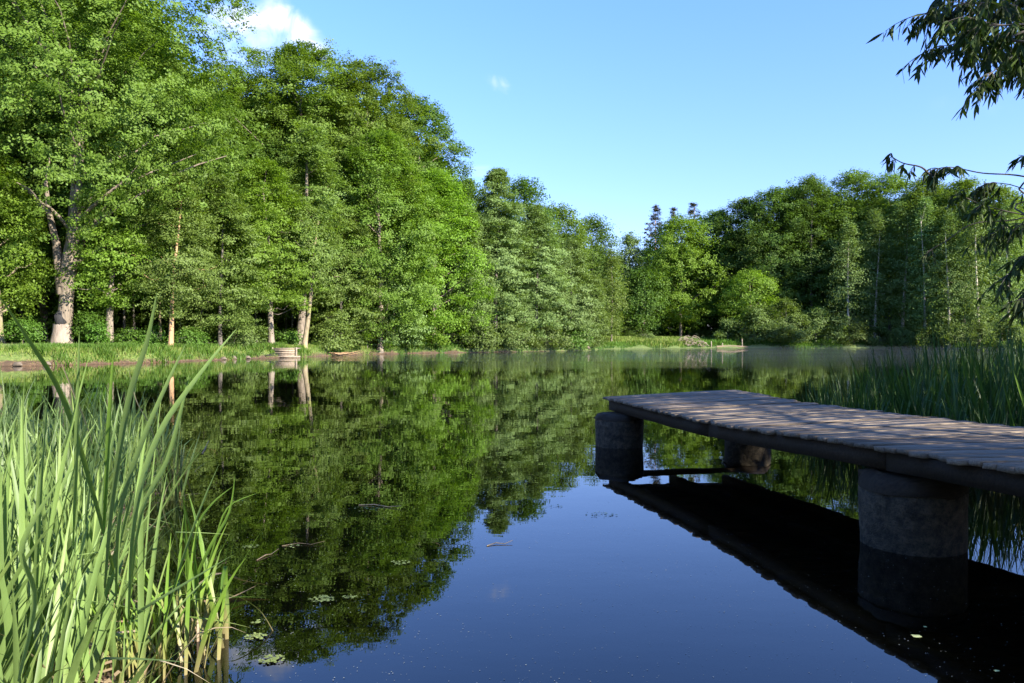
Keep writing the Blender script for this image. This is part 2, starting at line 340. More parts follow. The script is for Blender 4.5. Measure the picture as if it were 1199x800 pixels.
GX, GY = np.meshgrid(ax, ax+6, indexing='ij')
GZ = height(GX, GY)
V = np.stack([GX.ravel(), GY.ravel(), GZ.ravel()], 1)
idx = np.arange(n*n).reshape(n, n)
Fq = np.stack([idx[:-1,:-1].ravel(), idx[1:,:-1].ravel(), idx[1:,1:].ravel(), idx[:-1,1:].ravel()], 1)
tag(mesh_np('ground', V, Fq, M['ground'], smooth=True), kind='structure')
wb = MB(); wb.quad((-60,-2,0), (90,-2,0), (90,150,0), (-60,150,0)); tag(wb.build('water', M['water']), kind='structure')
def gz(x, y): return float(height(np.array([x]), np.array([y]))[0])

# ------------------------------------------------------------------ leaves, crowns, trees
def leaf_quads(P, Nrm, size, rng, aspect=.62, spin=True, dirv=None):
    """one pointed leaf-spray quad per point"""
    n = len(P)
    Nn = Nrm/np.maximum(np.linalg.norm(Nrm, axis=1, keepdims=True), 1e-6)
    r = rng.normal(size=(n, 3)) if dirv is None else dirv
    a = r - (r*Nn).sum(1, keepdims=True)*Nn; a /= np.maximum(np.linalg.norm(a, axis=1, keepdims=True), 1e-6)
    b = np.cross(Nn, a)
    sz = (size*(.65+.7*rng.random(n)))[:, None]
    k = .15
    v0 = P - a*sz*.5; v2 = P + a*sz*.5 - Nn*sz*.08
    v1 = P + b*sz*.5*aspect - a*sz*k*.5 + Nn*sz*.10; v3 = P - b*sz*.5*aspect - a*sz*k*.5 + Nn*sz*.10
    V = np.stack([v0, v1, v2, v3], 1).reshape(-1, 3)
    return V, np.arange(4*n).reshape(n, 4)
def profile(t, kind):
    t = np.clip(t, 0, 1)
    if kind == 'broad': return (1-np.abs(2*t-1)**2.6)**.55*(1-.18*t)
    if kind == 'skirt': return np.minimum(1, .72+1.2*t)*(1-t**2.6)**.6
    if kind == 'column': return (.55+.45*np.minimum(1, t*3))*(1-t**3.2)**.7
    if kind == 'cone': return (1-t)**1.05+.01
    if kind == 'dome': return np.sqrt(np.maximum(0, 1-t**2))
def crown_centres(rng, kind, style, R_, H, zb, nl):
    """sub-clump centres of a crown and their outward directions"""
    out = []
    if style == 'lobes':
        phase = rng.random(3)*6.28
        for i in range(nl):
            t = ((i*.5698403+phase[2]) % 1)**.85 if kind != 'dome' else rng.random()**1.1
            th = i*.7548777*6.28319+phase[0]+rng.normal()*.25
            f = .62+.38*rng.random()**.5 if rng.random() < .78 else .2+.4*rng.random()
            rr = R_*profile(t, kind)*f*(1+.13*math.sin(3*th+phase[0])+.10*math.sin(5*th+7*t+phase[1]))
            c = np.array([rr*math.cos(th), rr*math.sin(th), zb+(H-zb)*(t*.96+.02)])
            lr = R_*(.20+.17*rng.random())*(1-.22*t)
            m = int(24+12*rng.random())
            d = rng.normal(size=(m, 3)); d /= np.linalg.norm(d, axis=1, keepdims=True); d[:, 2] = np.where(rng.random(m) < .72, np.abs(d[:, 2]), d[:, 2])
            out.append(c + d*np.array([lr, lr, lr*.82])*(.75+.35*rng.random((m, 1))))
    elif style == 'tiers':
        for i in range(nl):
            t = rng.random()**.9; th = rng.random()*6.283
            rr = R_*profile(t, kind)*(.72+.4*rng.random())
            m = int(9+8*rng.random()); u = .25+.78*rng.random(m)
            side = (rng.random(m)-.5)*rr*.36*u
            x = rr*u*math.cos(th)-side*math.sin(th); y = rr*u*math.sin(th)+side*math.cos(th)
            z = zb+(H-zb)*t + (.10*rr*np.sin(u*3) - .13*rr*u**2) + rng.normal(size=m)*.10
            out.append(np.stack([x, y, z], 1))
    elif style == 'spruce':
        nt_ = nl
        for i in range(nt_):
            t = min(.985, (i+rng.random()*2.2)/nt_)
            for k in range(4):
                th = rng.random()*6.283; rr = R_*profile(t, 'cone')*(.4+.9*rng.random())+.32; m = 7
                u = np.linspace(.15, 1, m)
                out.append(np.stack([rr*u*math.cos(th), rr*u*math.sin(th), zb+(H-zb)*t-.28*rr*u+.14*rr*u*u], 1))
    C = np.concatenate(out)
    return C
def make_crown(name, parent, mat, seed, kind, style, R_, H, zb, nl, n_leaf, leaf, sig, off=(0,0), sq=1.0, win=None, aspect=.62):
    rng = np.random.default_rng(seed)
    C = crown_centres(rng, kind, style, R_, H, zb, nl)
    if style == 'spruce': C = C + rng.normal(size=C.shape)*.16
    else: C = C + rng.normal(size=C.shape)*sig*.6
    wgt = rng.random(len(C))**.7
    if style == 'spruce': wgt = wgt*(np.hypot(C[:, 0], C[:, 1])+.12); sig = .16
    wgt /= wgt.sum()
    pick = rng.choice(len(C), n_leaf, p=wgt)
    sv = .38 if style == 'tiers' else .6
    P = C[pick] + rng.normal(size=(n_leaf, 3))*np.array([sig, sig, sig*sv])
    mid = np.array([0, 0, zb+(H-zb)*.4])
    outw = P-mid; outw /= np.maximum(np.linalg.norm(outw, axis=1, keepdims=True), .01)
    cn = (rng.normal(size=C.shape)*.42)[pick]
    Nrm = outw*.75 + np.array([0, 0, .38]) + cn + rng.normal(size=P.shape)*.24
    P[:, 2] = np.maximum(P[:, 2], .12)
    P[:, 1] *= sq; P[:, 0] += off[0]*np.clip(P[:, 2]/H, 0, 1); P[:, 1] += off[1]*np.clip(P[:, 2]/H, 0, 1)
    if win:
        k_ = ~((P[:, 1] < .3) & (((P[:, 0]-win[0])/win[1])**2+((P[:, 2]-win[2])/win[3])**2 < 1)); P = P[k_]; Nrm = Nrm[k_]
    V, Fq = leaf_quads(P, Nrm, leaf, rng, aspect)
    return mesh_np(name, V, Fq, mat, parent), C
def make_trunk(parent, mat, C, H, zb, r0, seed, style, lean=(0,0), forks=None, nb=14, top=.86, rough=.12, off=(0,0)):
    rr = random.Random(seed); mb = MB()
    def tp(z):
        k = z/H
        return Vector((lean[0]*k*H+off[0]*k + .25*math.sin(k*5+seed)*min(1, H/14)*k, lean[1]*k*H+off[1]*k + .25*math.cos(k*4+seed)*k, z))
    def tr(z): return max(.02, r0*(1-z/H*.88)**1.0 + (r0*.38*math.exp(-z/.45)))
    zs = [-.5, 0, .25, .6, 1.2] + [1.2+(H*top-1.2)*i/9 for i in range(1, 10)]
    mb.tube([tp(z) for z in zs], [tr(max(z, 0)) for z in zs], 10 if r0 > .3 else 8, rough=rough, rnd=rr)
    pick = rr.sample(range(len(C)), min(nb, len(C)))
    for i in pick:
        e = Vector(C[i]); hor = math.hypot(e.x, e.y)
        z0 = e.z - hor*(.55 if style == 'lobes' else .12) - .3
        z0 = min(max(z0, zb*.75 if zb > 2 else 1.0), H*top*.97)
        s0 = tp(z0); rb = tr(z0)*(.42 if style == 'lobes' else .22)
        pts = []; 
        for k in range(6):
            u = k/5; p = s0.lerp(e, u)
            p.z = s0.z+(e.z-s0.z)*(u**.8 if style == 'lobes' else u) + (.25*rr.uniform(-1, 1)*(0 < k < 5))
            p.x += .03*hor*rr.uniform(-1, 1)*(0 < k < 5); p.y += .03*hor*rr.uniform(-1, 1)*(0 < k < 5)
            pts.append(p)
        mb.tube(pts, [max(.012, rb*(1-k/5*.85)) for k in range(6)], 5, cap=False, rnd=rr)
    if forks:
        for pts, r1, r2 in forks:
            m = len(pts)
            mb.tube([Vector(p) for p in pts], [r1+(r2-r1)*k/(m-1) for k in range(m)], 9, cap=False, rough=.1, rnd=rr)
    return mb.build('trunk', mat, parent, smooth=True)
sd_ = [100]
def tree(name, label, px, D, ytop, halfpx, mat='oak', barkm='bark_oak', kind='broad', style='lobes', zb=2.0, r0=.25, nl=None, dens=1.0,
         leaf=None, cat='tree', group=None, lean=(0,0), forks=None, nb=14, off=0, seed=None, trunk=True, top=.86, sq=.9, base=None, offy=0, win=None):
    sd_[0] += 1; sdd = seed or sd_[0]
    p = at(px, D); g = gz(p.x, p.y) if base is None else base
    H = zat(ytop, D)-g; R_ = halfpx*1.10/F*D
    if leaf is None: leaf = .0034*D+.04
    leaf *= .78
    sig = leaf*(1.45 if style == 'tiers' else 1.3)
    if nl is None: nl = {'lobes': int(75+24*(H-zb)/R_*.5), 'tiers': int(60+40*(H-zb)/max(R_, 1)), 'spruce': max(10, int(H*3))}[style]
    area = 2*R_*(H-zb)
    n_leaf = int(dens*area*12/(leaf*leaf*.45)/2.2)
    n_leaf = max(800, min(n_leaf, 200000))
    root = empty(name, (p.x, p.y, g), 0)
    tag(root, label, cat, group)
    offm = (off/F*D, offy)
    cr, C = make_crown('crown', root, M[mat], sdd, kind, style, R_, H, zb, nl, n_leaf, leaf, sig, off=offm, sq=sq, win=win)
    if trunk: make_trunk(root, M[barkm], C, H, zb, r0, sdd, style, lean, forks, nb, top, off=offm)
    return root

def dup(root, loc, rz, scale, label=None, group=None):
    c = root.copy(); col.objects.link(c); c.location = loc; c.rotation_euler = (0, 0, rz); c.scale = scale
    if label: c['label'] = label
    if group: c['group'] = group
    for ch in list(root.children):
        d = ch.copy(); col.objects.link(d); d.parent = c
    return c

# --- left bank
def rel(px, py, D, px0, D0, g): p = at(px, D); q = at(px0, D0); return (p.x-q.x, p.y-q.y, zat(py, D)-g)
gO = gz(*at(73,55).xy)
def OP(px, py, dd=0): return rel(px, py, 55+dd, 73, 55, gO)
oak_forks = [([OP(74,345), OP(70,320), OP(66,285,-.3), OP(58,250,-.8), OP(54,215,-1), OP(60,175,-1)], .42, .05),
             ([OP(75,335), OP(80,300,-.2), OP(86,270,-.5), OP(88,235,-.6), OP(96,200,-.6), OP(92,150,-.2)], .46, .06),
             ([OP(76,330), OP(88,300,.5), OP(98,285,.6), OP(108,268,1.0), OP(120,250,1.5), OP(128,228,2)], .26, .04),
             ([OP(86,265,-.5), OP(105,245,-1.5), OP(125,228,-1.5), OP(148,210,-1.5), OP(165,190,-1)], .16, .03),
             ([OP(58,250,-.8), OP(35,225,-1), OP(5,205,-1.5)], .2, .03)]
oak = tree('oak_tree', 'huge oak with a forked grey trunk, its crown filling the top left corner', 73, 55, -105, 158, 'oak', 'bark_oak', 'broad', zb=6.3, r0=.52,
           nl=190, dens=1.45, leaf=.24, forks=oak_forks, nb=22, off=45, top=.55, win=(.1, 2.0, 8.6, 6.0))
mb = MB(); mb.tube([(.0,-.06,-.3), (.0,-.06,.2), (.02,-.06,.8), (.05,-.06,1.35)], [.80,.72,.62,.60], 12, rough=.08); mb.build('bare_trunk_base', M['bark_pink'], oak, smooth=True)
mb = MB(); mb.tube([(-.05,-.42,1.15), (.12,-.38,1.5), (.02,-.36,1.9), (.2,-.25,2.5)], [.14,.38,.34,.10], 12, rough=.7); mb.build('blackened_scar', M['bark_scar'], oak)
mt = tree('maple_tree', 'low bushy maple with a blotched trunk at the left edge of the picture', -4, 52, 185, 50, 'maple', 'bark_maple', 'skirt', zb=2.0, r0=.42, leaf=.22, off=-6, dens=1.1, nl=80)
tree('maple_tree', 'young maple with a straight pale trunk and lime green lower sprays', 127, 56, 262, 58, 'maple', 'bark_pale', 'broad', 'tiers', zb=2.7, r0=.30, leaf=.22, nb=20, dens=.75, off=10)
tree('slender_tree', 'slender tree with a thin ochre trunk, right of the pale maple', 200, 56, 205, 52, 'beech', 'bark_pine', 'column', 'tiers', zb=2.3, r0=.19, leaf=.2, nb=22, dens=.6, off=10)
tree('beech_tree', 'young beech with fine layered olive leaves between the ochre trunk and the short pale trunk', 258, 61, 212, 50, 'beech', 'bark_dark', 'skirt', 'tiers', zb=1.4, r0=.16, leaf=.21, nb=16, dens=1.1)
tree('maple_tree', 'maple with a short pale trunk showing beside the plank landing', 318, 66, 190, 60, 'maple', 'bark_pale', 'skirt', 'tiers', zb=3.2, r0=.27, leaf=.23, nb=16, dens=.9, off=-10)
tree('alder_tree', 'thick dark mottled trunk standing upright beside its leaning neighbour, under a tall conical crown', 351, 70.5, 150, 52, 'beech', 'bark_oak', 'column', 'tiers', zb=4.6, r0=.38, leaf=.24, nb=30, dens=1.0, off=14)
tree('alder_tree', 'leaning pale trunk beside the thick dark one at the water edge', 356, 68, 235, 44, 'beech', 'bark_maple', 'skirt', 'tiers', zb=4.8, r0=.23, leaf=.23, nb=20, dens=.8, lean=(.14,0), off=-2)
tree('beech_tree', 'tallest broad beech with a rounded top under the white cloud', 352, 84, 66, 96, 'oak', 'bark_oak', 'broad', zb=5, r0=.5, leaf=.30, nl=130, dens=1.15)
tree('oak_tree', 'oak whose dark green top stands beside the big beech, nearest the corner oak', 262, 82, 78, 52, 'oak', 'bark_oak', 'broad', zb=6, r0=.4, leaf=.29, dens=1.0)
tree('beech_tree', 'broad beech shoulder just right of the tallest crown', 428, 84, 78, 66, 'oak', 'bark_oak', 'broad', zb=4, r0=.4, leaf=.29, dens=1.1, nl=100)
tree('oak_tree', 'oak with a ragged dark top stepping down right of the beeches', 490, 95, 122, 58, 'darkoak', 'bark_oak', 'broad', zb=4, r0=.4, leaf=.32, dens=1.1, nl=90)
tree('lime_tree', 'bright lime green tree overhanging the water left of the olive alders', 508, 85.5, 205, 52, 'maple', 'bark_oak', 'skirt', zb=.6, r0=.3, leaf=.29, dens=1.25, nl=110)
tree('maple_tree', 'spreading maple in the middle of the left bank with branches down to the water', 445, 78.5, 160, 62, 'oak', 'bark_oak', 'skirt', zb=1.0, r0=.3, leaf=.27, dens=1.1, nl=110)
tree('hornbeam_tree', 'hornbeam with flat layered sprays right of the leaning trunk', 400, 75, 245, 46, 'beech', 'bark_dark', 'skirt', 'tiers', zb=.7, r0=.2, leaf=.25, dens=1.3, nb=12)
tree('willow_bush', 'grey green bush bending over the water beneath the spreading maple', 462, 81, 322, 40, 'alder', 'bark_dark', 'skirt', 'tiers', zb=.3, r0=.1, leaf=.25, dens=1.2, nb=8, cat='bush')
tree('alder_tree', 'tallest olive alder, first of the alder row along the water', 580, 91.5, 200, 42, 'alder', 'bark_dark', 'skirt', 'tiers', zb=.5, r0=.25, leaf=.25, dens=1.35, nb=24, off=3)
tree('alder_tree', 'second olive alder of the row, a little lower than the first', 628, 95.5, 243, 38, 'alder', 'bark_dark', 'skirt', 'tiers', zb=.4, r0=.22, leaf=.25, dens=1.3, nb=20)
tree('alder_tree', 'third olive alder of the row, with yellowish low branches', 668, 100.5, 282, 34, 'alder', 'bark_dark', 'skirt', 'tiers', zb=.4, r0=.2, leaf=.26, dens=1.3, nb=16)
tree('alder_tree', 'small alder at the end of the row, next to the grassy spit', 692, 105.5, 322, 20, 'shrub', 'bark_dark', 'skirt', 'tiers', zb=.3, r0=.14, leaf=.3, dens=1.3, nb=12)
tree('alder_tree', 'slim alder squeezed between the lime green tree and the tallest olive alder', 552, 88.5, 250, 26, 'alder', 'bark_dark', 'skirt', 'tiers', zb=.4, r0=.2, leaf=.25, dens=1.2, nb=16)
tree('oak_tree', 'green oak top showing above the first and second alders', 614, 110, 212, 34, 'darkoak', 'bark_oak', 'broad', zb=4, r0=.3, leaf=.36, dens=1.0)
tree('oak_tree', 'green oak top showing above the third alder', 652, 118, 244, 36, 'oak', 'bark_oak', 'broad', zb=4, r0=.3, leaf=.38, dens=1.0)
tree('oak_tree', 'lowest oak of the left wood, where the tree line dips to the gap', 692, 128, 258, 32, 'darkoak', 'bark_oak', 'broad', zb=3, r0=.3, leaf=.4, dens=1.0)
tree('alder_sapling', 'thin straight sapling with open branches on the grassy spit', 716, 119, 292, 19, 'beech', 'bark_pale', 'column', 'tiers', zb=1.2, r0=.13, leaf=.34, dens=.62, nb=30)
# --- far bank
tree('larch_tree', 'olive tree behind the sapling at the dip of the tree line', 738, 145, 276, 26, 'alder', 'bark_dark', 'skirt', 'tiers', zb=2, r0=.25, leaf=.45, dens=.9)
tree('spruce_tree', 'first bare topped spruce, left of the three spires on the sky line', 768, 158, 240, 44, 'spruce', 'bark_pine', 'cone', 'spruce', zb=4, r0=.30, leaf=.30, dens=.5, top=.985)
tree('spruce_tree', 'middle spruce of the three spires on the sky line', 788, 162, 243, 34, 'spruce', 'bark_pine', 'cone', 'spruce', zb=4, r0=.30, leaf=.30, dens=.5, top=.985)
tree('spruce_tree', 'third spruce, right of the three spires on the sky line', 812, 158, 237, 50, 'spruce', 'bark_pine', 'cone', 'spruce', zb=4, r0=.30, leaf=.30, dens=.5, top=.985)
tree('maple_tree', 'fresh green maple in front of the spruces', 797, 143, 258, 42, 'maple', 'bark_oak', 'broad', zb=2, r0=.3, leaf=.40, dens=1.1, nl=110)
tree('oak_tree', 'small dark oak left of the fresh green maple', 754, 140, 318, 26, 'darkoak', 'bark_oak', 'broad', zb=1, r0=.3, leaf=.42, dens=1.1)
far_oaks = [(842,147,250,30,'oak with a lit shoulder just right of the fresh green maple'), (872,143,236,32,'dark oak above the left part of the far reeds shrubs'),
            (903,140,226,32,'rounded oak left of the tallest far crown'), (950,138,209,27,'tall narrow oak with a dark pointed head, left of the sky notch'),
            (928,144,222,28,'oak filling the gap behind the tall narrow oak'), (1000,140,204,32,'highest far crown, broad and green, right of the sky notch'),
            (1042,136,206,30,'broad green crown above the pale alder trunks'), (1083,130,212,30,'green crown behind the bare willow twig'),
            (1128,124,214,32,'brown tipped oak partly hidden by the hanging willow leaves'), (1172,118,222,32,'last oak of the far bank, behind the willow leaves')]
for px, D, yt, hw, lb in far_oaks:
    tree('oak_tree', lb, px, D, yt, hw*1.25, 'darkoak' if px < 960 else 'oak', 'bark_dark', 'broad', zb=3, r0=.33, leaf=.38, dens=1.0, nl=120)
tree('maple_tree', 'sunlit maple leaning out over the shrubs at the middle of the far bank', 882, 131, 318, 30, 'maple', 'bark_oak', 'broad', zb=2.5, r0=.22, leaf=.38, dens=.8, nl=40, off=-6)
tree('willow_bush', 'round sallow bush at the left end of the far shrubs', 888, 127.5, 362, 22, 'shrub', 'bark_dark', 'dome', zb=.1, r0=.1, leaf=.34, dens=1.3, nl=40, cat='bush')
tree('willow_bush', 'tallest sallow bush in the middle of the far shrubs', 920, 126, 355, 24, 'shrub', 'bark_dark', 'dome', zb=.1, r0=.1, leaf=.34, dens=1.3, nl=40, cat='bush')
tree('willow_bush', 'pale sallow bush at the right end of the far shrubs', 955, 125.5, 364, 24, 'shrub', 'bark_dark', 'dome', zb=.1, r0=.1, leaf=.34, dens=1.3, nl=40, cat='bush')
tree('small_bush', 'little yellow green bush on the grassy spit', 757, 127, 391, 8, 'shrub', 'bark_dark', 'dome', zb=.1, r0=.05, leaf=.3, dens=1.6, nl=14, cat='bush')
tree('small_bush', 'little dim bush right of the brush pile', 852, 129, 374, 12, 'shrub', 'bark_dark', 'dome', zb=.1, r0=.05, leaf=.32, dens=1.2, nl=18, cat='bush')
alders = [(994,127,262,24,'open alder with a leaning pale trunk, leftmost of the far alders'), (1024,129,246,22,'alder with olive top behind the two leftmost trunks'),
          (1056,128,238,24,'alder with the whitest trunk of the far alder group'), (1084,122,234,22,'alder with double thin trunks in the far alder group'),
          (1112,119,250,24,'alder over the tallest near reed tips'), (1146,112,244,26,'alder partly veiled by the willow leaves'), (1182,104,240,28,'rightmost far alder, behind the thickest willow leaves')]
for i, (px, D, yt, hw, lb) in enumerate(alders):
    tree('alder_tree', lb, px, D, yt, hw, 'alder', 'bark_alder', 'column', 'tiers', zb=2.2, r0=.30 if i == 2 else .22, leaf=.33, dens=.42, nb=26, lean=(random.uniform(-.05,.05), 0))
for px, D, yt, hw, lb in [(1000,124.5,382,16,'low bush under the leftmost far alder'), (1060,124,384,20,'low bush under the whitest alder trunk'), (1120,117,382,20,'low bush behind the tallest near reeds'), (1180,101,378,24,'low bush under the rightmost far alder'), (1030,125,386,16,'low bush between the leaning trunk and the whitest trunk'),(1090,119,385,16,'low bush under the double trunked alder'),(1150,109,382,18,'low bush behind the willow leaf tips')]:
    tree('small_bush', lb, px, D+1.5, yt, hw, 'shrub', 'bark_dark', 'dome', zb=.05, r0=.05, leaf=.32, dens=1.2, nl=20, cat='bush')
# --- undergrowth along the left bank
for px, D, yt, hw, mt_, lb in [(27,51,378,20,'under','dark leafed bush between the blotched trunk and the big oak'), (106,55,364,15,'under','sunlit bush between the big oak and the pale maple trunk'),
        (115,54.5,380,12,'under','small bush at the foot of the pale maple trunk'), (152,56,388,14,'under','low bush right of the pale maple trunk'), (176,57,384,14,'under','low bush left of the thin ochre trunk'),
        (222,57.5,388,18,'under','low bush right of the thin ochre trunk'), (285,63,378,24,'shrub','olive bush left of the short pale trunk'), (337,70,388,14,'under','dim bush between the short pale trunk and the dark thick one'),
        (392,72,382,22,'beech','bush at the water edge right of the leaning trunk'), (430,77.5,372,24,'shrub','bush trailing into the water beneath the hornbeam'), (520,86.5,372,26,'maple','low lime green bush touching the water'),
        (560,87.5,378,20,'shrub','low bush at the foot of the slim alder'), (600,91.3,382,24,'shrub','low bush at the foot of the tallest alder'), (640,95.8,384,22,'shrub','low bush at the foot of the second alder'), (672,99.8,386,18,'under','low bush at the foot of the third alder')]:
    tree('small_bush', lb, px, D, yt, hw, mt_, 'bark_dark', 'dome', zb=.05, r0=.05, leaf=.0034*D+.0, dens=1.3, nl=26, cat='bush')
# --- thin trunks in the shade of the left wood
g_in = 'thin trunks standing in the shade of the left wood'
for px, D, yt in [(145,62,330), (157,64,320), (188,63,340), (236,62,345), (140,68,330), (100,66,320), (210,68,320), (225,74,330), (300,74,330), (272,70,330), (335,80,320), (342,78,330), (280,78,320), (25,60,320), (180,75,330), (120,72,325)]:
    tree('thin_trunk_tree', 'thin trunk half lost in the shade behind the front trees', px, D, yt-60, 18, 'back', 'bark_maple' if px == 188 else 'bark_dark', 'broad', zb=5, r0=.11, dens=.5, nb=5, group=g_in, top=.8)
# --- the depth of the wood: rows of trees behind the front ones
protos = []
for i in range(4):
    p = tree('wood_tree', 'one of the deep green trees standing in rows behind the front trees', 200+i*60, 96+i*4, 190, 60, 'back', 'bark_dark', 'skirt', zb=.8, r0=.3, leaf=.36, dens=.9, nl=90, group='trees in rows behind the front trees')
    protos.append((p, zat(190, 96+i*4)-gz(*at(200+i*60, 96+i*4).xy)))
back = []
def backrow(pxs, Ds, ytops):
    for px in pxs:
        D = np.interp(px, *Ds)+random.uniform(-2, 2); yt = np.interp(px, *ytops)+random.uniform(-6, 10)
        back.append((px, D, yt))
backrow(range(-60, 720, 40), ([-60,0,200,380,600,720], [62,66,72,96,118,142]), ([-60,0,120,175,235,260,400,480,560,640,720], [-50,-60,-30,60,112,120,125,165,240,270,300]))
backrow(range(-40, 720, 46), ([-60,0,200,380,600,720], [72,76,84,106,130,152]), ([-60,0,120,180,235,260,400,480,560,640,720], [-20,-20,10,90,140,150,150,185,250,275,300]))
backrow(range(725, 1240, 34), ([720,760,850,950,1050,1200,1300], [155,156,156,150,148,132,118]), ([720,760,830,900,950,1050,1200,1300], [305,300,280,250,235,228,240,230]))
backrow(range(740, 1240, 40), ([720,850,950,1050,1200,1300], [166,166,160,158,144,128]), ([720,760,830,900,950,1050,1200,1300], [315,310,290,265,250,245,250,240]))
# trees on the banks beyond the edges of the picture
extra = [(62,58,16), (50,44,14), (-46,52,20), (-55,45,20), (-60,34,19), (36,30,13), (-36,60,22), (-48,62,22), (-44,52,18), (-52,58,20), (-58,68,22), (-50,72,22), (-64,50,20)]
for i, (px, D, yt) in enumerate(back):
    pr, h0 = protos[i % 4]; q = at(px, D); g = gz(q.x, q.y); hh = (zat(yt, D)-g)/h0; s_ = max(.35, hh)
    dup(pr, (q.x, q.y, g), random.uniform(0, 6.28), (s_*random.uniform(.9,1.15), s_*random.uniform(.9,1.15), s_))
low = []
for px in range(-80, 1320, 24):
    D = float(np.interp(px, [-80,0,200,380,600,700,760,860,1000,1200,1320], [61,64,70,88,108,128,150,146,142,124,112])) + random.uniform(-2, 2)
    low.append((px, D)); low.append((px+12, D*1.12+2))
for i, (px, D) in enumerate(low):
    pr, h0 = protos[i % 4]; q = at(px, D); k = random.uniform(4.5, 7)/h0
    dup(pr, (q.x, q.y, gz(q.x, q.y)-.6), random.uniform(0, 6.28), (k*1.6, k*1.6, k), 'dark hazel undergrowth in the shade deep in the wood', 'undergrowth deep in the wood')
for x, y, h in [(-7,-6,12), (-1,-11,14), (-13,2,11), (5,-16,15), (-4,-15,13)]:  # unseen trees added round the camera to hold back sky light
    extra.append((x, y, h))
for i, (x, y, h) in enumerate(extra):
    pr, h0 = protos[i % 4]; dup(pr, (x, y, gz(x, y)), random.uniform(0, 6.28), (h/h0,)*3, 'unseen deep green tree on the bank beyond the edge of the picture', 'trees beyond the picture edge')

# ------------------------------------------------------------------ grass on the banks
def grass_patch(name, pts, n_, h, w_, seed, mat):
    rng = np.random.default_rng(seed); P = []
    k = rng.integers(0, len(pts), n_)
    A = np.array(pts)[k]
    x = A[:,0]+rng.normal(size=n_)*A[:,2]; y = A[:,1]+rng.normal(size=n_)*A[:,2]*.8
    z = height(x, y); ok = z > .0; x, y, z = x[ok], y[ok], z[ok]; m = len(x)
    th = rng.random(m)*6.283; hh = h*(.4+rng.random(m)); ww = w_*(.6+.8*rng.random(m)); lx = rng.normal(size=m)*.35*hh; ly = rng.normal(size=m)*.35*hh
    c, s_ = np.cos(th)*ww/2, np.sin(th)*ww/2
    v = np.stack([np.stack([x-c, y-s_, z-.02], 1), np.stack([x+c, y+s_, z-.02], 1), np.stack([x+c*.2+lx, y+s_*.2+ly, z+hh], 1), np.stack([x-c*.2+lx, y-s_*.2+ly, z+hh], 1)], 1).reshape(-1, 3)
    return tag(mesh_np(name, v, np.arange(4*m).reshape(m, 4), mat), kind='stuff')
pts = []
for a, b in zip(range(14, 24), range(15, 25)):
    (x0, y0), (x1, y1) = SHORE[a], SHORE[b]
    for u in np.linspace(0, 1, 8): pts.append((x0+(x1-x0)*u-.2, y0+(y1-y0)*u+3.0, 1.5))
tag(grass_patch('bank_grass', pts, 30000, .20, .05, 3, M['grass']), 'short grass and weeds on the sunlit left bank', 'grass')
wr = random.Random(4); wp = []
for q in range(150):
    x0, y0, _ = wr.choice(pts); wp.append((x0+wr.uniform(-2,2), y0-3+wr.uniform(.5, 5)**1.0, wr.uniform(.12, .45)))
tag(grass_patch('bank_weeds', wp, 15000, .34, .09, 13, M['under']), 'taller leafy weeds in patches along the left bank', 'weeds')
pts = [(at(px, D).x, D, 2.0) for px in range(694, 800, 4) for D in (122, 127, 132)]
tag(grass_patch('spit_grass', pts, 16000, .55, .14, 4, M['grass']), 'long bright grass on the spit at the far end of the pond', 'grass')
pts = [(at(px, D).x, D, 1.5) for px in list(range(800, 990, 5)) for D in (128, 131)]
tag(grass_patch('far_bank_grass', pts, 7000, .5, .14, 5, M['under']), 'rough grass under the shrubs of the far bank', 'grass')

pts = []
for a in range(24, 46):
    (x0, y0), (x1, y1) = SHORE[a], SHORE[a+1]
    for u in np.linspace(0, 1, 10): pts.append((x0+(x1-x0)*u+(.8 if a > 34 else -.3), y0+(y1-y0)*u+.9, .7)); pts.append((x0+(x1-x0)*u, y0+(y1-y0)*u+.25, .35))
tag(grass_patch('waterside_grass', pts, 34000, .30, .12, 6, M['under']), 'weedy grass fringing the far water edge', 'grass', kind='stuff')

# ------------------------------------------------------------------ things on the far banks
# plank landing on the left bank
lp = at(333, 63.2); D0 = 63.2; g = .12
ls = empty('landing_stage', (lp.x, D0, .0)); tag(ls, 'small bleached plank landing at the foot of the left bank', 'landing')
mb = MB()
for i in range(3): mb.box((0, 0, .20+i*.19), 1.8, .05, .175, jit=.03)
mb.build('plank_front', M['timber'], ls)
mb = MB(); mb.box((0, .6, .76), 2.0, 1.2, .06, jit=.03); mb.build('top_board', M['timber'], ls)
for sx in (-.95, .98):
    mb = MB(); mb.tube([(sx, -.05, -.6), (sx, -.05, .85)], [.07,.065], 8); mb.build('post', M['timber'], ls)
mb = MB(); mb.box((.1, -.12, .1), 2.4, .14, .12, jit=.03); mb.build('sill_beam', M['timber'], ls)
# fallen branch left of it
def branchy(name, label, loc, L_, n_, r, mat, seed, flat_=.25, cat='branch', group=None):
    rr = random.Random(seed); mb = MB()
    for i in range(n_):
        a = rr.uniform(-.5, .5)+(math.pi if rr.random() < .5 else 0); l_ = L_*rr.uniform(.4, 1); p = Vector((rr.uniform(-.2,.2)*L_, rr.uniform(-.2,.2), rr.uniform(0, .15)))
        pts_ = [p]
        for k in range(4): pts_.append(pts_[-1]+Vector((math.cos(a), math.sin(a)*.5, flat_*rr.uniform(-.4, 1)))*l_/4); a += rr.uniform(-.4, .4)
        mb.tube(pts_, [r*(1-k*.2) for k in range(5)], 5, cap=False)
    o = mb.build(name, mat); o.location = loc; return tag(o, label, cat, group)
branchy('fallen_branch', 'dark fallen branch at the water edge left of the plank landing', (at(305,62.5).x, 62.3, .15), 1.6, 9, .05, M['bark_scar'], 5)
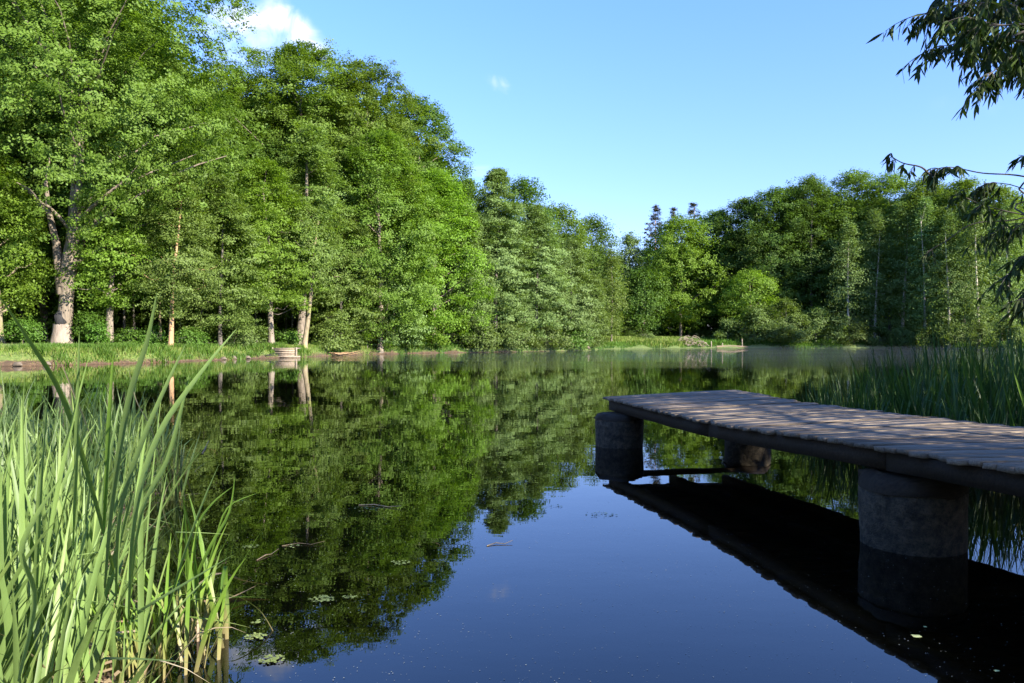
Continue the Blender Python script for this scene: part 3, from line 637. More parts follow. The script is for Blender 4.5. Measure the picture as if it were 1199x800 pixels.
branchy('fallen_branch', 'reddish driftwood tangle at the water edge right of the leaning trunk', (at(398,71).x, 70.4, .1), 2.6, 14, .05, M['bark_pine'], 6)
# brush pile on the far bank
bp = at(808, 125.5); rr = random.Random(9); mb = MB()
for i in range(150):
    th = rr.random()*6.28; ra = 2.6*rr.random()**.6; p = Vector((math.cos(th)*ra, math.sin(th)*ra*.6, 0)); top = 1.9*(1-(ra/2.9)**2)
    a = rr.random()*6.28; d = Vector((math.cos(a), math.sin(a)*.6, rr.uniform(-.25,.35)))*rr.uniform(.6, 1.2); p.z = rr.random()*top
    mb.tube([p-d*.6, p+Vector((0,0,.2)), p+d*.6], [.045,.04,.02], 4, cap=False)
o = mb.build('brush_pile', M['twigpale']); o.location = (bp.x, 125.5, .2); tag(o, 'dome of pale cut branches piled at the end of the spit', 'brush pile')
for px, h, lb in [(832,1.1,'short pale stake nearest the brush pile'), (845,.8,'lowest pale stake right of the brush pile'), (868,1.5,'tallest pale stake at the far water edge, left of the sallows')]:
    q = at(px, 126.3); mb = MB(); mb.tube([(0,0,-.6), (.03,0,h*.5), (0,0,h)], [.10,.09,.08], 8, rough=.2); o = mb.build('stake', M['timber']); o.location = (q.x, q.y-.4, 0); tag(o, lb, 'stake')
q = at(858, 125.5); mb = MB(); mb.tube([(-2.6,0,.22), (0,.1,.3), (2.4,0,.2)], [.13,.15,.10], 8, rough=.15); o = mb.build('fallen_log', M['twig']); o.location = (q.x, q.y, 0); tag(o, 'grey log lying along the far water edge', 'log')
q = at(687, 104.2); mb = MB(); mb.tube([(-.35,0,.1), (-.2,0,.3), (.15,0,.34), (.4,0,.12)], [.1,.26,.24,.08], 8, rough=.3); o = mb.build('stone', M['stone']); o.location = (q.x, q.y-.6, 0.02); tag(o, 'small pale stone at the water edge below the last alder', 'stone')
for i, (px, D, s_, lb) in enumerate([(273,58.4,.16,'pale stone at the water edge, below the hidden beech trunk'), (262,57.2,.12,'smaller pale stone beside the one under the beech'), (290,60.0,.14,'flat pale stone left of the dark fallen branch'), (192,51.6,.12,'pale stone below the thin ochre trunk'), (55,45.2,.14,'earthy stone below the big oak'), (21,44.2,.15,'earthy stone below the blotched trunk')]):
    q = at(px, D); mb = MB(); mb.tube([(-s_*1.6,0,0), (-s_,0,s_*.4), (s_*.6,.05,s_*.5), (s_*1.7,0,0)], [s_*.3,s_,s_*.9,s_*.2], 8, rough=.35); o = mb.build('stone', M['stone']); o.location = (q.x, q.y, .05); tag(o, lb, 'stone')

# ------------------------------------------------------------------ the jetty
jet = empty('wooden_jetty', (0, 0, 0)); tag(jet, 'weathered plank jetty resting on round concrete piers over the dark water', 'jetty')
NP = Vector((1.41, 12.1, 0)); LEN = 15.5; WID = 2.08
def deck_z(s, u):      # s metres from the outer end, u 0..1 across
    zn = np.interp(s, [0, 2.87, 3.97, 5.6, 6.8, 7.6, 16], [.69, .672, .684, .755, .785, .81, .82])
    zf = np.interp(s, [0, 1.5, 3, 5, 16], [.765, .75, .745, .75, .78])
    return float(zn*(1-u)+zf*u)
mb = MB(); s_ = 0; i = 0; planks = []
while s_ < LEN:
    wd = random.uniform(.095, .14); gap = random.uniform(.004, .014)
    e0 = random.uniform(-.014, .016) + random.choice([0,0,0,0,0,.035,-.03]); e1 = random.uniform(-.06, .07)+np.interp(s_, [0,3,5.2,16], [0,0,.26,.3])+(.10 if s_ > 4 and random.random() < .2 else 0)
    if s_ < 1.0: e0 *= .4; e1 = .16
    nseg = 5; th = .034; tw = random.uniform(-.003, .003); n0 = len(mb.V); yaw = random.uniform(-.004,.004)
    for k in range(nseg+1):
        u = k/nseg; a = -e0+(WID+e0+e1)*u
        for (ds, dz) in ((0, 0), (wd, 0), (wd, -th), (0, -th)):
            jx = random.uniform(-.004, .004)
            p = NP + PX*(a+ (jx if k in (0, nseg) else 0)) - PD*(s_+ds+jx+yaw*a)
            mb.V.append((p.x, p.y, deck_z(s_+ds*.5, min(1, max(0, a/WID)))+dz+tw*(1 if ds else -1)+random.uniform(-.0025, .0025)+ (.004*math.sin(i*2.3))))
    for k in range(nseg):
        q = n0+k*4
        for j in range(4): mb.F.append((q+j, q+(j+1)%4, q+4+(j+1)%4, q+4+j))
    mb.F.append((n0, n0+3, n0+2, n0+1)); q = n0+nseg*4; mb.F.append((q, q+1, q+2, q+3))
    planks.append((s_, wd, .004*math.sin(i*2.3))); s_ += wd+gap; i += 1
mb.build('deck', M['plank'], jet)
def side_beam(u, inset):
    mb = MB(); cuts = [0.12, 3.4, 6.3, 9.6, 12.7, LEN-.1]
    for a_, b_ in zip(cuts[:-1], cuts[1:]):
        n_ = 9; n0 = len(mb.V); dz0 = random.uniform(-.008, .0); dx0 = random.uniform(0, .012); hh = random.uniform(.135, .15)
        for k in range(n_+1):
            s0 = a_+.006+(b_-a_-.012)*k/n_; zt = deck_z(s0, u)-.038+dz0
            for (dx, dz) in ((0,0), (.085,0), (.085,-hh), (0,-hh)):
                p = NP + PX*(inset+dx0+dx) - PD*s0; mb.V.append((p.x, p.y, zt+dz+(random.uniform(-.006,.006) if dz < 0 else 0)))
        for k in range(n_):
            q = n0+k*4
            for j in range(4): mb.F.append((q+j, q+(j+1)%4, q+4+(j+1)%4, q+4+j))
        mb.F.append((n0,n0+3,n0+2,n0+1)); q = n0+n_*4; mb.F.append((q, q+1, q+2, q+3))
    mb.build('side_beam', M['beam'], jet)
mb = MB()
for s0, wd_, tw_ in planks:
    for u in (.045, .5, .95):
        for f in (.28, .72):
            a = u*WID+random.uniform(-.015,.015); p = NP+PX*a-PD*(s0+wd_*f); z = deck_z(s0, u)+.0065+tw_; r_ = .0045
            mb.quad((p.x-r_,p.y-r_,z), (p.x+r_,p.y-r_,z), (p.x+r_,p.y+r_,z), (p.x-r_,p.y+r_,z))
mb.build('nail_heads', M['bark_scar'], jet)
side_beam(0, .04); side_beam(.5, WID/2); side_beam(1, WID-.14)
def pier(cx, cy, r, zr, zc, seed):
    rr = random.Random(seed); mb = MB(); sg = 40
    ph = [rr.random()*6.28 for _ in range(6)]
    def ring(z, rad, jt, ex=0):
        out = []
        for k in range(sg):
            a = 6.2832*k/sg; wv = jt*(math.sin(3*a+ph[0])+.8*math.sin(5*a+ph[1]+z*9)+.6*math.sin(9*a+ph[2]+z*20))+rr.uniform(-jt, jt)*.5
            out.append((cx+(rad+wv)*math.cos(a), cy+(rad+wv)*math.sin(a), z+ex*math.sin(4*a+ph[3])+ex*.7*math.sin(7*a+ph[4])+rr.uniform(-ex, ex)*.4))
        return out
    def stack(rings):
        n0 = len(mb.V)
        for rg_ in rings: mb.V += rg_
        for i_ in range(len(rings)-1):
            for k in range(sg): mb.F.append((n0+i_*sg+k, n0+i_*sg+(k+1)%sg, n0+(i_+1)*sg+(k+1)%sg, n0+(i_+1)*sg+k))
        q = n0+(len(rings)-1)*sg
        for k in range(1, sg//2): mb.F.append((q+k-1, q+k, q+sg-k-1, q+(sg-k) % sg))
    stack([ring(-1.6, r*.95, .002), ring(-.1, r*.965, .003), ring(.06, r*.97, .004), ring(zr*.4, r*.985, .004), ring(zr*.7, r*.99, .004), ring(zr-.035, r, .005, .004), ring(zr-.008, r-.012, .006, .007), ring(zr, r-.04, .006, .004)])
    o = mb.build('pier', M['concrete'], jet, smooth=False)
    for pl in o.data.polygons: pl.use_smooth = abs(pl.normal.z) < .5
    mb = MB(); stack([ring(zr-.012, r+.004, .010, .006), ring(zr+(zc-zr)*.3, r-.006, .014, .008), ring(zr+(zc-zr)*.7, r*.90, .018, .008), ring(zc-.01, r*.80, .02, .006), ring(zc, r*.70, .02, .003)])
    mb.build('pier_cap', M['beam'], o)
    return o
piers = [(1.60,11.60,.36,.41,.485), (3.11,6.06,.385,.445,.565), (3.76,12.45,.36,.41,.52), (4.75,6.5,.38,.43,.55), (4.3,.9,.38,.40,.56)]
for i, a in enumerate(piers): pier(*a, 20+i)
def cross(s0, a0, a1, z0, h_):
    mb = MB(); p = NP+PX*(a0+a1)/2-PD*s0; mb.box((p.x, p.y, z0+h_/2), a1-a0, .14, h_, PX, PD, jit=.01); mb.build('cross_beam', M['beam'], jet)
cross(.35, .12, WID+.05, .43, .06); cross(6.05, .05, WID-.02, .47, .07); cross(11.5, .05, WID-.02, .46, .1)

# ------------------------------------------------------------------ reeds
def blade(mb, base, az, length, width, lean, curl, twist=0, seg=9, fold=.25, kink=None):
    """one strap leaf: rises from base, leans towards az, arches by curl; two strips meeting at a keel"""
    d = Vector((math.cos(az), math.sin(az), 0)); p = Vector(base); ang = lean; n0 = len(mb.V)
    for k in range(seg+1):
        u = k/seg
        ww = width*(min(1, .55+u*1.5))*(1-max(0, (u-.45)/.55)**1.8)*.5 + .0006
        sa = az + math.pi/2 + twist*u
        side = Vector((math.cos(sa), math.sin(sa), 0)); t = d*math.sin(ang)+Vector((0,0,math.cos(ang))); nn = side.cross(t).normalized()
        side = (side-t*side.dot(t)).normalized()
        mb.V += [tuple(p-side*ww), tuple(p+nn*ww*fold), tuple(p+side*ww)]
        if k:
            q = n0+(k-1)*3
            mb.F += [(q, q+1, q+4, q+3), (q+1, q+2, q+5, q+4)]
        ang += curl*(u*1.6)/seg
        if kink and k == kink[0]: ang += kink[1]
        p = p+t*length/seg
def reed_variant(rr, n_, h, w_, spread=.22, curl=.35, base_r=.06, fan=None):
    mb = MB(); dead = MB()
    f0 = rr.random()*6.28 if fan is None else fan
    for i in range(n_):
        az = f0 + (0 if rr.random() < .5 else math.pi) + rr.uniform(-.7, .7)
        b = (rr.uniform(-base_r, base_r), rr.uniform(-base_r, base_r), -.08)
        kk = (rr.choice([4,5,6]), rr.uniform(.7, 1.5)) if rr.random() < .10 else None
        blade(mb, b, az, h*rr.uniform(.55, 1.08), w_*rr.uniform(.7, 1.15), rr.uniform(.0, spread), rr.uniform(.0, curl)*(2.2 if rr.random() < .12 else 1), rr.uniform(-1.0, 1.0), kink=kk)
    for i in range(rr.choice([1,2,2])):
        az = rr.random()*6.28
        blade(dead, (rr.uniform(-.1,.1), rr.uniform(-.1,.1), -.05), az, h*rr.uniform(.3,.6), w_*.42, rr.uniform(.2, .8), rr.uniform(.4, 2.0), rr.uniform(-1,1), seg=7, kink=(rr.choice([2,3,4]), rr.uniform(0,1.2)))
    return mb, dead
rr = random.Random(31)
def variants(k, mat, deadmat, **kw):
    out = []
    for i in range(k):
        mb, dd = reed_variant(rr, **kw); g = bpy.data.meshes.new('reed_leaves')
        a = mb.build('reed_plant', mat, None, True); b = dd.build('withered_leaf', deadmat, a, True); out.append(a)
    return out
def put(src, loc, rz, s_, label, group, cat='reed', dead=True, name=None):
    c = src.copy(); col.objects.link(c); c.location = loc; c.rotation_euler = (rr.uniform(-.06,.06), rr.uniform(-.06,.06), rz); c.scale = (s_, s_, s_*rr.uniform(.93,1.07))
    tag(c, label, cat, group)
    if dead:
        for ch in src.children: d = ch.copy(); col.objects.link(d); d.parent = c
    return c
vl = variants(9, M['reed'], M['dead'], n_=9, h=1.42, w_=.031, spread=.50, curl=.75)
vb = variants(4, M['reed'], M['dead'], n_=7, h=1.62, w_=.038, spread=.30, curl=.35)
vf = variants(4, M['reed'], M['dead'], n_=8, h=1.05, w_=.032, spread=.85, curl=.9, base_r=.10)
vy = variants(5, M['reedy'], M['dead'], n_=8, h=.78, w_=.024, spread=.55, curl=.8, base_r=.09)
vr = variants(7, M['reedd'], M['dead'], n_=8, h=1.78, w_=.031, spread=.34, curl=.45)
bound = [(2.2,-1.3), (3.2,-1.7), (3.9,-2.05), (5.2,-2.65), (6.5,-3.15), (8.0,-3.75), (9.3,-4.3), (10.5,-5.2)]
def bx(y): return np.interp(y, [b[0] for b in bound], [b[1] for b in bound])
GL = 'green reeds of the left reed bed'; LL = 'grey green strap leaved reed in the sunlit bed at the left'
cnt = 0; tries = 0; placed = []
while cnt < 270 and tries < 9000:
    tries += 1
    y = rr.uniform(2.5, 10.6)**1.0; xr = bx(y)-.08; xl = -.70*y-.25
    if xl > xr: continue
    x = rr.uniform(xl, xr)
    if any((x-a)**2+(y-b)**2 < (.11+.018*y)**2 for a, b in placed): continue
    placed.append((x, y)); z = max(-.05, gz(x, y)); k = cnt % 9
    sc_ = rr.uniform(.60, .90) if y > 4 else rr.uniform(.66, .85)
    put(vl[k], (x, y, z), rr.random()*6.28, sc_, LL, GL); cnt += 1
# the tall broad leaved plants at the front
hero = [(-1.72,2.8,.9,0,'broad leaved reed with the tallest upright leaf, standing over the front of the left bed'), (-1.85,2.9,.92,1,'broad leaved reed spreading just left of the tallest leaf'),
        (-1.62,3.05,.85,2,'broad leaved reed whose long leaves lean right over the water'), (-2.0,2.6,.95,3,'broad leaved reed at the left edge with one leaf crossing the far bank'), (-1.65,3.35,.88,0,'broad leaved reed behind the tallest one')]
for x, y, s_, k, lb in hero: put(vb[k], (x, y, max(-.05, gz(x, y))), rr.random()*6.28, s_, lb, None)
for i in range(70):
    y = rr.uniform(2.6, 6.0); x = bx(y)-.02-rr.random()**1.2*(.6*y-.1)*.8
    put(vf[i % 4], (x, y, max(-.05, gz(x, y))), rr.random()*6.28, rr.uniform(.7, 1.05), 'low reed with splayed bending leaves at the front of the left bed', 'splayed reeds at the front of the left bed', dead=(i % 3 == 0))
# hand-set long leaves, as they stand in the photograph
def long_leaf(label, pts, wd, mat='reed', name='reed_leaf', twist=.6):
    """a strap leaf through points (px, py, D)"""
    mb = MB(); P = [Vector((at(a, d).x, d, zat(b, d))) for a, b, d in pts]
    m = 16; Q = []
    for k in range(m+1):
        u = k/m*(len(P)-1); i_ = min(int(u), len(P)-2); f = u-i_
        p0 = P[max(i_-1, 0)]; p1 = P[i_]; p2 = P[i_+1]; p3 = P[min(i_+2, len(P)-1)]
        Q.append(.5*((2*p1)+(p2-p0)*f+(2*p0-5*p1+4*p2-p3)*f*f+(3*p1-p0-3*p2+p3)*f**3))
    for k, p in enumerate(Q):
        u = k/m; t = (Q[min(k+1, m)]-Q[max(k-1, 0)]).normalized(); ww = wd/2*(min(1, .6+u*1.6))*(1-max(0, (u-.35)/.65)**1.7)+.0005
        sa = -.5+twist*(u-.5); side = Vector((math.cos(sa), math.sin(sa), 0)); side = (side-t*side.dot(t)).normalized(); nn = side.cross(t)
        mb.V += [tuple(p-side*ww), tuple(p-nn*ww*.25), tuple(p+side*ww)]
        if k: q = (k-1)*3; mb.F += [(q, q+1, q+4, q+3), (q+1, q+2, q+5, q+4)]
    return tag(mb.build(name, M[mat], None, True), label, 'reed')
long_leaf('long reed leaf rising straight to the highest tip of the left bed', [(122,690,2.6),(132,580,2.6),(150,470,2.6),(172,400,2.6),(184,342,2.6)], .034)
long_leaf('long reed leaf arching right over the pond with its tip highest on that side', [(150,720,2.7),(158,600,2.7),(185,510,2.75),(232,440,2.8),(278,384,2.9)], .034)
long_leaf('reed leaf slanting from the upper left edge down across the far bank', [(150,740,3.3),(112,590,3.2),(75,470,3.0),(35,400,2.9),(-4,342,2.8)], .042)
long_leaf('reed leaf just right of the tallest one, tip level with the far bank', [(135,700,2.8),(140,600,2.8),(165,520,2.8),(195,450,2.85),(218,402,2.9)], .030)
long_leaf('narrow reed leaf between the two right leaning leaves', [(150,710,2.9),(165,600,2.9),(195,540,2.9),(212,480,2.9),(222,436,2.9)], .026)
long_leaf('short broad reed leaf standing upright before the big oak trunk', [(85,640,3.0),(88,560,3.0),(90,480,3.0),(93,388,3.0)], .030)
long_leaf('broad reed leaf with a blunt yellowish tip before the pale maple trunk', [(120,650,3.2),(124,560,3.2),(128,480,3.2),(133,410,3.2)], .032, 'reedy')
long_leaf('reed leaf slanting up left from the bottom edge of the picture', [(20,800,2.2),(40,700,2.2),(25,640,2.2),(70,560,2.2)], .034)
# dark upright reeds standing in the water behind
for i in range(16):
    y = rr.uniform(6.6, 10.5); x = bx(y)+rr.uniform(-.25, .35)
    put(vl[i % 9], (x, y, -.12), rr.random()*6.28, rr.uniform(.68, .85), 'reed standing in the water along the back edge of the left bed', 'reeds at the back edge of the left bed')
# young yellow green reeds on the water edge
for i, (px, py, s_, lb) in enumerate([(165,800,.9,'young yellow green reed clump at the bottom edge of the picture'), (200,790,1.0,'young yellow green reed with pink stem bases at the water edge'), (235,775,.95,'young yellow green reed clump nearest the open water'),
        (218,745,1.05,'taller yellow green reed behind the one nearest the water'), (180,765,.85,'short yellow green reed between the tall leaves and the water'), (150,780,.7,'small yellow green reed below the tall leaves'), (247,748,1.2,'tallest yellow green reed, farthest right of the bed'),
        (190,720,.8,'yellow green reed tuft half hidden behind the water edge clumps'), (120,790,.7,'low yellow green reed in the shade of the front leaves')]):
    D = EYE*F/(py-HZ); q = at(px, D); put(vy[i % 5], (q.x, D, -.02), rr.random()*6.28, s_, lb, None, dead=(i % 3 == 0))
long_leaf('curved young leaf standing alone over the open water', [(232,745,4.2),(226,690,4.2),(246,640,4.2),(268,600,4.2),(275,556,4.2)], .024, 'reedy')
long_leaf('young leaf bowing left with a hooked tip over the water', [(236,740,4.2),(228,680,4.2),(230,620,4.2),(248,590,4.2),(272,570,4.2)], .018, 'reedy')
long_leaf('young leaf reaching right with a bent tip over the water', [(240,745,4.3),(238,690,4.3),(250,640,4.3),(266,595,4.3),(300,578,4.3)], .014, 'reedy')
long_leaf('pale withered leaf lying flat on the water beside the young reeds', [(225,690,4.85),(255,672,5.0),(285,680,4.95),(316,686,4.9)], .03, 'dead', 'floating_reed_leaf', .1)
long_leaf('bent pale leaf lying on the water under the flat withered one', [(222,700,4.7),(245,705,4.62),(270,700,4.7),(300,686,4.9)], .024, 'dead', 'floating_reed_leaf', .1)
long_leaf('thin arching blade dipping into the water right of the young reeds', [(235,720,4.3),(265,697,4.3),(300,712,4.3),(322,745,4.25),(334,775,4.2)], .008, 'reedy', 'grass_blade')
long_leaf('pale dry reed stalk slanting across the sunny left bed', [(108,520,4.5),(98,490,4.5),(82,450,4.5),(70,421,4.5)], .020, 'dead')
long_leaf('thin dry reed stalk slanting among the reeds in the water', [(190,545,7.0),(176,500,7.0),(160,470,7.0),(150,430,7.0)], .018, 'dead')
# reed bed right of the jetty
GR_ = 'dark reeds of the right reed bed'; cnt = 0; tries = 0; placed = []
while cnt < 270 and tries < 9000:
    tries += 1
    y = rr.uniform(7.0, 14.2); _ = 0
    xl = 1.41+.228*(12.1-y)+WID/.975+ .30 + max(0, (y-10.5))*.5 + max(0, 9-y)*.22; x = rr.uniform(xl, min(xl+3.6, .74*y+.8))
    if any((x-a)**2+(y-b)**2 < .21**2 for a, b in placed): continue
    placed.append((x, y))
    u = min(1, (x-xl)/1.6); s_ = (.56+.24*u)*rr.uniform(.84, 1.14)
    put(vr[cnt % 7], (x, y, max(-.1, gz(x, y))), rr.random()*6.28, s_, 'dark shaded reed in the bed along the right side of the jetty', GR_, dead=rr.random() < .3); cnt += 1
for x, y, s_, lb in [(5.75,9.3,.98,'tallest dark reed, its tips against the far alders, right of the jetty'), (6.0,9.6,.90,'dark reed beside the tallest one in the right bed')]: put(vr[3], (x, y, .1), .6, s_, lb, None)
o = long_leaf('single bright leaf at the right edge of the picture above the jetty', [(1215,520,7.2),(1206,490,7.2),(1196,462,7.2),(1186,432,7.2)], .03, 'reedy')
for v in vl+vb+vf+vy+vr:                      # the patterns the plants were copied from
    for ch in list(v.children): bpy.data.objects.remove(ch)
    bpy.data.objects.remove(v)
# the reeds that show smallest, past the 290 largest, become one bed
allr = [o for o in col.objects if o.type == 'MESH' and o.name.startswith('reed_plant')]
allr.sort(key=lambda o: o.location.y/ o.scale.z)
Vs, Fs, Ms, nv = [], [], [], 0
for o in allr[290:]:
    for q, mi in [(o, 0 if 'dark' not in o['label'] else 1)]+[(c, 2) for c in o.children]:
        a = np.zeros(len(q.data.vertices)*3, np.float32); q.data.vertices.foreach_get('co', a); a = a.reshape(-1, 3)
        mt = o.matrix_basis; Rm = np.array(mt.to_3x3()); a = a @ Rm.T + np.array(mt.translation)
        f = np.zeros(len(q.data.polygons)*4, np.int32); q.data.loops.foreach_get('vertex_index', f); Vs.append(a); Fs.append(f.reshape(-1, 4)+nv); Ms.append(np.full(len(f)//4, mi, np.int32)); nv += len(a)
    for c in list(o.children): bpy.data.objects.remove(c)
    bpy.data.objects.remove(o)
ob = mesh_np('reeds', np.concatenate(Vs), np.concatenate(Fs), M['reed'], smooth=True)
ob.data.materials.append(M['reedd']); ob.data.materials.append(M['dead']); ob.data.polygons.foreach_set('material_index', np.concatenate(Ms))
tag(ob, 'farther reeds filling the back of the two reed beds', 'reeds', kind='stuff')
# litter of dead reed on the mud of the left bank
rng = np.random.default_rng(5); m = 1500
y = 2.3+8*rng.random(m)**1.3; x = np.array([bx(q) for q in y])-.05-rng.random(m)*(.68*y+.3+np.array([bx(q) for q in y])); ok = x < np.array([bx(q) for q in y]); x, y = x[ok], y[ok]; m = len(x)
z = np.maximum(height(x, y), 0)+.02+rng.random(m)*.16; th = rng.random(m)*6.28; l_ = .1+.22*rng.random(m); w2 = .005+.006*rng.random(m); tz = rng.normal(size=m)*.3*l_
dx, dy = np.cos(th)*l_, np.sin(th)*l_; ox, oy = -np.sin(th)*w2, np.cos(th)*w2
v = np.stack([np.stack([x-dx-ox, y-dy-oy, z-tz], 1), np.stack([x+dx-ox, y+dy-oy, z+tz], 1), np.stack([x+dx+ox, y+dy+oy, z+tz+.004], 1), np.stack([x-dx+ox, y-dy+oy, z-tz+.004], 1)], 1).reshape(-1, 3)
v[:, 2] = np.maximum(v[:, 2], .006)
tag(mesh_np('reed_litter', v, np.arange(4*m).reshape(m, 4), M['dead']), 'broken tan stalks littering the mud under the left reeds', 'reed litter', kind='stuff')

# ------------------------------------------------------------------ on the water
def weed(px, py, wpx, n_, label, seed, mat='weed'):
    D = EYE*F/(py-HZ); q = at(px, D); rr_ = random.Random(seed); mb = MB(); W = wpx/F*D/2
    for i in range(n_):
        a = rr_.random()*6.28; ra = rr_.random()**.6; c = Vector((math.cos(a)*ra*W, math.sin(a)*ra*W*.75, .004+rr_.random()*.004)); r_ = rr_.uniform(.005, .012); t0 = rr_.random()
        n0 = len(mb.V)
        for k in range(8): mb.V.append((c.x+math.cos(t0+k*.785)*r_*rr_.uniform(.7,1.1), c.y+math.sin(t0+k*.785)*r_*rr_.uniform(.7,1.1), c.z+rr_.uniform(0,.003)))
        mb.F += [(n0,n0+1,n0+2,n0+3), (n0,n0+3,n0+4,n0+7), (n0+4,n0+5,n0+6,n0+7)]
    o = mb.build('floating_weed', M[mat]); o.location = (q.x, D, 0); return tag(o, label, 'water weed')
weed(377,703,30,60,'round patch of floating weed left of the cloud reflection edge',1); weed(410,700,18,22,'small weed patch right of the round one',2); weed(298,747,26,60,'dense green weed patch beside the young reeds',3)
weed(318,774,34,60,'loose weed patch near the bottom edge, right of the reeds',4); weed(300,730,14,14,'tiny weed patch above the dense green one',5); weed(430,597,40,40,'long faint weed streak in the middle of the tree reflection',6)
weed(292,641,20,22,'weed patch at the left end of the floating twig',7); weed(468,660,24,26,'weed patch under the middle of the tree reflection',8); weed(704,603,38,30,'thin weed drift near the jetty reflection',9); weed(345,640,30,14,'scattered weed right of the floating twig',10)
weed(650,593,20,12,'sparse weed dots on the sky reflection',11); weed(415,507,60,14,'faint weed line far out in the dark reflection',12); weed(280,590,50,18,'faint weed behind the alone standing young leaf',13)
def twig(px, py, px2, py2, label, r=.006, mat='twigpale'):
    a = at(px, EYE*F/(py-HZ)); b = at(px2, EYE*F/(py2-HZ)); mb = MB(); c = a.lerp(b, .5)
    mb.tube([a-c+Vector((0,0,.003)), (a-c).lerp(b-c, .35)+Vector((0,.03,.01)), (a-c).lerp(b-c, .7)+Vector((0,-.02,.006)), b-c+Vector((0,0,.02))], [r,r,r*.8,r*.5], 6, cap=False)
    o = mb.build('floating_twig', M[mat]); o.location = c; return tag(o, label, 'twig')
twig(300,657,326,646,'short twig on the water right of the young reeds', .004, 'twig'); twig(330,640,380,637,'long thin twig lying level on the dark reflection', .0025, 'twig'); twig(570,660-20,600,636,'faint twig in the middle of the pond', .004)
twig(236,532,244,518,'dark twig poking up from the water left of the reflection', .01, 'twig'); twig(420,592,470,595,'faint twig inside the long weed streak', .005)
# leaves and specks
def fleaf(px, py, s_, label, seed):
    D = EYE*F/(py-HZ); q = at(px, D); rr_ = random.Random(seed); mb = MB(); n0 = 0
    for k in range(8): r_ = s_*(1 if k % 2 else .72)*rr_.uniform(.85, 1.1); mb.V.append((math.cos(k*.785)*r_, math.sin(k*.785)*r_*.75, .006+.004*rr_.random()))
    mb.F += [(0,1,2,3), (0,3,4,7), (4,5,6,7)]; o = mb.build('floating_leaf', M['leafyellow']); o.location = (q.x, D, 0); return tag(o, label, 'leaf')
fleaf(1074,747,.032,'yellow leaf floating in the jetty shade, largest one',1); fleaf(1168,788,.015,'small pale leaf floating at the lower right corner',2); fleaf(1084,736,.012,'tiny leaf just above the largest yellow leaf',3)
rng = np.random.default_rng(8); m = 5200
y = 3.3+9*rng.random(m)**1.6; x = (rng.random(m)-.42)*1.3*y; dd = signed(x, y); ok = dd < -.1; x, y = x[ok], y[ok]; m = len(x)
r_ = .0010+.0018*rng.random(m)**3; z = np.full(m, .003)
v = np.stack([np.stack([x-r_, y-r_*1.3, z], 1), np.stack([x+r_, y-r_, z], 1), np.stack([x+r_*1.2, y+r_, z], 1), np.stack([x-r_, y+r_*1.2, z], 1)], 1).reshape(-1, 3)
tag(mesh_np('pollen_specks', v, np.arange(4*m).reshape(m, 4), M['speck']), 'pale pollen specks and dust scattered on the still water', 'pollen', kind='stuff')

# ------------------------------------------------------------------ the willow beside the jetty and an unseen shade tree behind it
wl = empty('willow_tree', (9.4, 1.2, .4)); tag(wl, 'willow on the right bank whose dark branches hang into the top right corner', 'tree')
W0 = Vector(wl.location)
rng = np.random.default_rng(77)
C = crown_centres(rng, 'broad', 'lobes', 5.0, 10.5, 1.4, 48)
keep = []
for c in C:
    p = c+np.array(W0)
    vis = p[1] > .2 and p[0]/p[1] < .86
    keep.append(not vis)
C = C[np.array(keep)]
nL = 46000; pick = rng.integers(0, len(C), nL); P = C[pick]+rng.normal(size=(nL, 3))*np.array([.3,.3,.35])
Pw = P+np.array(W0); ok = ~((Pw[:, 1] > .2) & (Pw[:, 0]/np.maximum(Pw[:, 1], .01) < .76)); P = P[ok]
dv = np.array([0,0,-1.0])+rng.normal(size=P.shape)*.6
Vv, Fv = leaf_quads(P, rng.normal(size=P.shape), .15, rng, aspect=.28, dirv=dv)
mesh_np('crown', Vv, Fv, M['willow'], wl)
make_trunk(wl, M['bark_dark'], C, 9.6, 1.6, .34, 77, 'lobes', nb=26)
def lance(mb, p, d, L_, wd, rr_):
    d = d.normalized(); s_ = d.cross(Vector((rr_.uniform(-1,1), rr_.uniform(-1,1), rr_.uniform(-1,1)))).normalized(); n_ = s_.cross(d)
    n0 = len(mb.V); ws = [.08, .8, 1.0, .6, .03]; cv = rr_.uniform(-.12,.12)
    for k, w_ in enumerate(ws):
        u = k/4; c = p+d*L_*u+n_*cv*L_*u*u
        mb.V += [tuple(c-s_*w_*wd/2+n_*.12*wd), tuple(c), tuple(c+s_*w_*wd/2+n_*.12*wd)]
    for k in range(4):
        for j in range(2): q = n0+k*3+j; mb.F.append((q, q+1, q+4, q+3))
